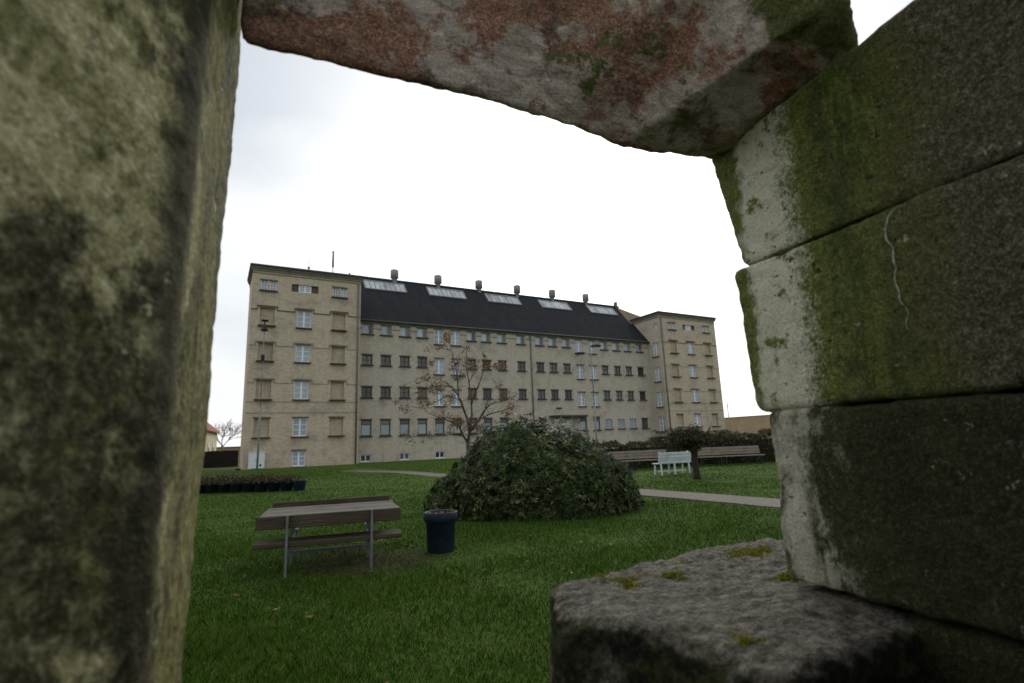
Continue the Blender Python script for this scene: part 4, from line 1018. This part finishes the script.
def hedge(name, pts, hs, th, lab, seed, n_per=1500):
    np.random.seed(seed); e = empty(name, pts[0]); tag(e, lab, 'hedge')
    core = MB(); Ps = []
    for i in range(len(pts) - 1):
        a, b = pts[i] - pts[0], pts[i + 1] - pts[0]; L_ = (b - a).length; d = (b - a)/L_; nn = Vector((-d.y, d.x, 0)); h0, h1 = hs[i], hs[i + 1]
        n = int(L_*n_per); s_ = np.random.rand(n)*L_; v = np.random.rand(n); w = np.random.rand(n)
        h = (h0 + (h1 - h0)*s_/L_)*(1 + .07*np.sin(s_*2.1) + .06*np.sin(s_*5.3 + 1) + .05*np.sin(s_*11))
        top = w < .4
        zz = np.where(top, h*(1 - .08*np.random.rand(n)**2), v*h); off = np.where(top, (v - .5)*th*2, np.where(np.random.rand(n) < .75, -1, 1)*th*(1 - .2*np.random.rand(n)**2))*(1 + .12*np.sin(s_*3.3 + zz*4))
        Ps.append(np.stack([a.x + d.x*s_ + nn.x*off*-1*-1, a.y + d.y*s_ + nn.y*off, zz], 1))
        core.bar(Vector((a.x, a.y, h0*.42)), Vector((b.x, b.y, h1*.42)), th*1.5, min(h0, h1)*.84)
    core.build('branch_core', M['bark_dark'], e)
    P = np.concatenate(Ps); A_ = unit(np.random.randn(len(P), 3) + np.array([0, 0, .4]))
    link('foliage', np_mesh('foliage', leaf_quads(P, A_, side_of(A_), .08 + .07*np.random.rand(len(P)), .05 + .04*np.random.rand(len(P))), 4, M['hedge_leaf'], attr=np.repeat(np.random.rand(len(P)), 4)), e)
def gp(x, y): return gnd(x, y)
hA = gp(590, 470); hB = gp(700, 464.5); hC = gp(790, 461)
hedge('hedge', [hA, hB], [1.15, 1.3], .55, 'dark clipped hedge behind the weathered benches', 31, 1100)
hedge('hedge', [hB + Vector((.3, .35, 0)), hC + Vector((1.5, .6, 0))], [1.45, 1.4], .6, 'dark hedge at right, ending behind the stone jamb', 32, 1100)
hedge('hedge', [gp(655, 452), gp(740, 449)], [1.9, 1.7], .8, 'low dark hedge at the foot of the right tower', 33, 500)

# ------------------------------------------------------------------ street lamps
def lamp_post(loc, h, arms, lab, rz):
    e = empty('street_lamp', loc, rz); tag(e, lab, 'street lamp', 'tall yard lamps')
    mb = MB(); mb.tube([(0, 0, 0), (0, 0, h*.45)], .085, 8); mb.tube([(0, 0, h*.45), (0, 0, h)], .055, 8); mb.build('post', M['lampmetal'], e)
    for dx, dz, ln_ in arms:
        mb = MB(); mb.tube([(0, 0, h + dz - .3), (dx*.5, 0, h + dz), (dx, 0, h + dz)], .035, 6); mb.build('arm', M['lampmetal'], e)
        mb = MB(); c = dx + math.copysign(ln_/2, dx if dx else 1)
        mb.box((c, 0, h + dz), (ln_, .32, .16), None, .04); mb.build('lamp_head', M['black'], e)
    return e
p = gnd(257, 470.5); e = empty('street_lamp', (p.x, p.y, 0), 0.3); tag(e, 'tall lamp post in front of the left tower beside the white cabinet', 'street lamp', 'tall yard lamps')
hl_ = 11.9
mb = MB(); mb.tube([(0, 0, 0), (0, 0, 5.0)], .08, 8); mb.tube([(0, 0, 5.0), (0, 0, hl_ - .5)], .03, 8); mb.build('post', M['lampmetal'], e)
mb = MB(); mb.lathe([(.0, -.55), (.30, -.5), (.30, -.42), (.10, -.15), (.05, .0), (.05, .3), (.30, .33), (.30, .42), (0, .46)], 12, (0, 0, hl_)); mb.build('lamp_head', M['black'], e)
mb = MB(); mb.box((.0, -.12, 9.1), (.26, .3, .5), None, .04); mb.build('floodlight', M['black'], e)
lp_ = at_depth(594, 400, 47.5)
lamp_post((lp_.x, lp_.y, 0), 9.75, [(-.6, -.55, .75), (.02, .1, .95)], 'tall lamp post with two heads in front of the white stair windows', rad(10))

# cabinet by the left tower
cb = gnd(256, 469.3); e = empty('utility_cabinet', (cb.x, cb.y, 0), BR); tag(e, 'white utility cabinet against the foot of the left tower', 'cabinet')
mb = MB(); mb.box((0, 0, .72), (1.25, .45, 1.36), None, .02); mb.build('body', M['cabinet'], e)
mb = MB(); mb.box((0, 0, 1.43), (1.33, .53, .06), None, .01); mb.build('lid', M['cabinet'], e)
for s_ in (-1, 1):
    mb = MB(); mb.box((s_*.305, -.235, .72), (.59, .02, 1.24), None, .004); o = mb.build('door', M['cabinet'], e)
    mb = MB(); mb.box((s_*.06, -.255, .72), (.03, .02, .14)); mb.build('handle', M['black'], o)
mb = MB(); mb.box((.3, -.25, .32), (.16, .014, .16)); mb.build('vent_grille', M['black'], e)

# ------------------------------------------------------------------ far left: fence, house, tree; far right: perimeter wall
fa, fb = gnd(150, 470.5), gnd(238, 466.5)
e = empty('board_fence', fa, math.atan2(fb.y - fa.y, fb.x - fa.x)); tag(e, 'dark board fence running up to the left tower', 'fence')
Lf = (fb - fa).length; nb = int(Lf/.45)
fm = MB(); fm.box((Lf/nb*.5 - .02 - Lf/nb*.5 + .2, 0, .85), (Lf/nb + .03, .04, 1.75), None, .004); bme = fm.mesh('board', M['bark_dark'])
for k in range(nb):
    link('board', bme, e, (k*Lf/nb, .01*(k % 2), .02*math.sin(k*2.3) - .03))
for z in (.45, 1.35):
    mb = MB(); mb.box((Lf/2, .07, z), (Lf, .05, .1)); mb.build('rail', M['bark_dark'], e)
strip('kerb', [gnd(120, 472.5), gnd(238, 470.3)], .28, .12, M['path'], 'pale kerb along the foot of the dark fence')

hp = gnd(150, 470); hx, hy = at_depth(180, 440, 50), at_depth(217, 440, 76)
d = Vector((hy.x - hx.x, hy.y - hx.y, 0)); Lh = d.length; hr = math.atan2(d.y, d.x)
e = empty('cottage', (hx.x, hx.y, 0), hr); tag(e, 'cream walled house with red tiled roof beyond the dark fence', 'house')
M['cream'] = simple('cream_render', (0.62, 0.52, 0.36), 0.9, 0.1, 1.0)
WD = 8.0; EH = 4.5; RH = 8.0
hw = [(.2 + k*4.4 + 1.2, .2 + k*4.4 + 2.3, 1.2, 2.7) for k in range(int(Lh/4.4))]
mb = MB()
mb.add([(0, 0, 0), (Lh, 0, 0), (Lh, 0, EH), (0, 0, EH), (0, WD, 0), (Lh, WD, 0), (Lh, WD, EH), (0, WD, EH), (0, WD/2, RH), (Lh, WD/2, RH)],
       [(0, 1, 2, 3), (5, 4, 7, 6), (4, 0, 3, 8, 7), (1, 5, 6, 9, 2)]); mb.build('wall', M['cream'], e)
mb = MB(); ov = .4; dz = ov*(RH - EH)/(WD/2)
mb.add([(-ov, -ov, EH - dz + .12), (Lh + ov, -ov, EH - dz + .12), (Lh + ov, WD/2, RH + .12), (-ov, WD/2, RH + .12), (Lh + ov, WD + ov, EH - dz + .12), (-ov, WD + ov, EH - dz + .12),
        (-ov, -ov, EH - dz), (Lh + ov, -ov, EH - dz), (Lh + ov, WD/2, RH), (-ov, WD/2, RH), (Lh + ov, WD + ov, EH - dz), (-ov, WD + ov, EH - dz)],
       [(0, 1, 2, 3), (3, 2, 4, 5), (6, 9, 8, 7), (9, 11, 10, 8), (0, 6, 7, 1), (5, 4, 10, 11), (0, 3, 9, 6), (3, 5, 11, 9), (1, 7, 8, 2), (2, 8, 10, 4)]); ro = mb.build('roof', M['roof_red'], e)
mb = MB(); mb.box((Lh*.3, WD/2, RH + .6), (.8, .8, 1.6), None, .03); mb.build('chimney', M['brick_dark'], ro)
for a, b, c_, d_ in hw:
    mb = MB(); mb.box(((a + b)/2, -.02, (c_ + d_)/2), (b - a, .08, d_ - c_)); o = mb.build('window', M['white'], e)
    mb = MB(); mb.box(((a + b)/2, -.06, (c_ + d_)/2), (b - a - .2, .03, d_ - c_ - .2)); mb.build('pane', M['pane_dark'], o)

bt = at_depth(222, 440, 82); e = empty('bare_tree', (bt.x, bt.y, 0)); tag(e, 'bare leafless tree between the cream house and the left tower', 'tree')
rng = random.Random(9)
mb = MB(); mb.tube([(0, 0, -.1), (.1, 0, 1.2), (0, .1, 2.6)], [.22, .18, .13], 8); mb.build('trunk', M['twig'], e)
crown = MB()
def grow(p, d, ln, r, lv):
    q = p + d*ln; crown.tube([p, p.lerp(q, .5) + Vector((rng.uniform(-.08, .08), rng.uniform(-.08, .08), .03))*ln, q], [r, r*.8, r*.6], 4, False)
    if lv == 0: return
    for _ in range(4 if lv > 1 else 5):
        nd = (d + Vector((rng.gauss(0, .55), rng.gauss(0, .55), rng.gauss(.12, .4)))).normalized(); grow(p.lerp(q, rng.uniform(.5, 1)), nd, ln*rng.uniform(.6, .85), r*.6, lv - 1)
for k in range(6):
    a = k*1.05; grow(Vector((0, .1, 2.2 + .1*k)), Vector((math.cos(a)*.7, math.sin(a)*.7, .8)).normalized(), 1.9, .06, 3)
crown.build('crown', M['twig'], e)

M['wall_tan'] = mat_brick('tan_perimeter_brick', (0.40, 0.29, 0.17), (0.33, 0.235, 0.14), (0.33, 0.27, 0.19), 0.3)
def peri(a, b, h, lab):
    e = empty('perimeter_wall', a, math.atan2(b.y - a.y, b.x - a.x)); tag(e, lab, 'wall'); L_ = (b - a).length
    mb = MB(); mb.box((L_/2, 0, h/2), (L_, .5, h)); mb.build('wall_face', M['wall_tan'], e)
    mb = MB(); mb.box((L_/2, 0, h + .06), (L_ + .1, .7, .12)); mb.build('coping', M['brick_dark'], e)
wa, wb_ = at_depth(715, 430, 122), at_depth(900, 430, 92)
peri(Vector((wa.x, wa.y, 0)), Vector((wb_.x, wb_.y, 0)), 5.0, 'tan brick perimeter wall beyond the right tower')
wa, wb_ = at_depth(200, 450, 88), at_depth(262, 450, 92)
peri(Vector((wa.x, wa.y, 0)), Vector((wb_.x, wb_.y, 0)), 2.3, 'low tan wall behind the bare tree by the left tower')
am = at_depth(729, 420, 110); e = empty('mast', (am.x, am.y, 0)); tag(e, 'thin aerial mast behind the right end of the building', 'mast')
mb = MB(); mb.tube([(0, 0, 0), (0, 0, 8.3)], .07, 6); mb.build('pole', M['vent'], e)
mb = MB(); mb.bar((-.5, 0, 7.2), (.5, 0, 7.2), .06, .06); mb.build('crossarm', M['vent'], e)

# ------------------------------------------------------------------ grass blades and fallen leaves
np.random.seed(2)
def grass_zone(y0, y1, dens, h, w, fi=0.0, fo=0.0):
    n = int((y1*y1 - y0*y0)*.5*(0.75 + 0.85)*dens)
    y = np.sqrt(y0*y0 + np.random.rand(n)*(y1*y1 - y0*y0)); x = (np.random.rand(n)*1.60 - .80)*y
    # leave the path free
    dx, dy = x - pa.x, y - pa.y; off = np.abs(dx*pn.x + dy*pn.y); keep = off > PW + .02
    # gateway footprint stays bare
    lx = x*math.cos(GR) + y*math.sin(GR); ly = -x*math.sin(GR) + y*math.cos(GR); keep &= ~((ly < 1.65) & (np.abs(lx) < 3.2))
    if fi: keep &= np.random.rand(n) < np.clip((y - y0)/fi, 0, 1)
    if fo: keep &= np.random.rand(n) < np.clip((y1 - y)/fo, 0, 1)
    keep &= np.random.rand(n) < np.clip(((x + 2.1)/1.35)**2 + ((y - 7.5)/1.1)**2 + .25*np.sin(x*6)*np.sin(y*7), .30, 1)
    x, y = x[keep], y[keep]; n = len(x)
    broad = np.sin(x*.55 + 1.3*np.sin(y*.43) + 2) * np.sin(y*.61 + np.sin(x*.5))
    patch = .6*broad + np.sin(x*1.7 + np.sin(y*1.3)) * np.sin(y*1.9 + np.sin(x*.9)) + .5*np.sin(x*4.1 + 2)*np.sin(y*3.7)
    hh = h*(.45 + .8*np.random.rand(n)**1.3)*(1 + .38*patch)
    a = np.random.rand(n)*6.283; lean = (.25 + .6*np.random.rand(n))*hh; la = np.random.rand(n)*6.283
    B0 = np.stack([x, y, np.full(n, -.004)], 1); sd_ = np.stack([np.cos(a), np.sin(a), np.zeros(n)], 1)*(w*(.6 + .7*np.random.rand(n)))[:, None]*.5
    ld = np.stack([np.cos(la), np.sin(la), np.zeros(n)], 1)*lean[:, None]; up = np.array([0, 0, 1.0])*hh[:, None]
    mid = B0 + ld*.35 + up*.6; tip = B0 + ld + up*.95
    t = np.clip(.42 + .22*np.random.randn(n) + .15*patch, 0, .9); t[np.random.rand(n) < .035] = 1.0
    V = np.stack([B0 - sd_, B0 + sd_, mid + sd_*.8, tip, mid - sd_*.8], 1).reshape(-1, 3)
    return V, np.repeat(t, 5)
zones = [grass_zone(1.9, 6.0, 5200, .052, .0038, 0, 2.0), grass_zone(4.0, 11.0, 2300, .052, .0056, 2.0, 4.0), grass_zone(7.0, 22.0, 720, .046, .009, 4.0, 10.0), grass_zone(12.0, 46.0, 110, .050, .018, 10.0, 14.0)]
V = np.concatenate([z[0] for z in zones]); T_ = np.concatenate([z[1] for z in zones])
tag(link('grass', np_mesh('grass', V, 5, M['grass'], attr=T_)), 'short uneven green grass of the lawn', 'grass', kind='stuff')
nl = 60
c = np.array([(-2.0, 8.0), (-.2, 9.5), (-1, 5.2), (-2.3, 7.0)])[np.random.randint(0, 4, nl)]
P = np.stack([c[:, 0] + RN(nl)*1.5, c[:, 1] + RN(nl)*1.6, .025 + .02*R_(nl)], 1); P = P[P[:, 1] > 3]; nl = len(P)
A_ = unit(np.stack([RN(nl), RN(nl), RN(nl)*.25], 1)); B_ = unit(np.cross(A_, np.array([0, 0, 1.0]) + RN(nl, 3)*.25))
tag(link('fallen_leaves', np_mesh('fallen_leaves', leaf_quads(P, A_, B_, .05 + .035*R_(nl), .03 + .02*R_(nl)), 4, M['dead_leaf'], attr=np.repeat(R_(nl), 4))), 'brown fallen leaves scattered over the lawn', 'leaves', kind='stuff')
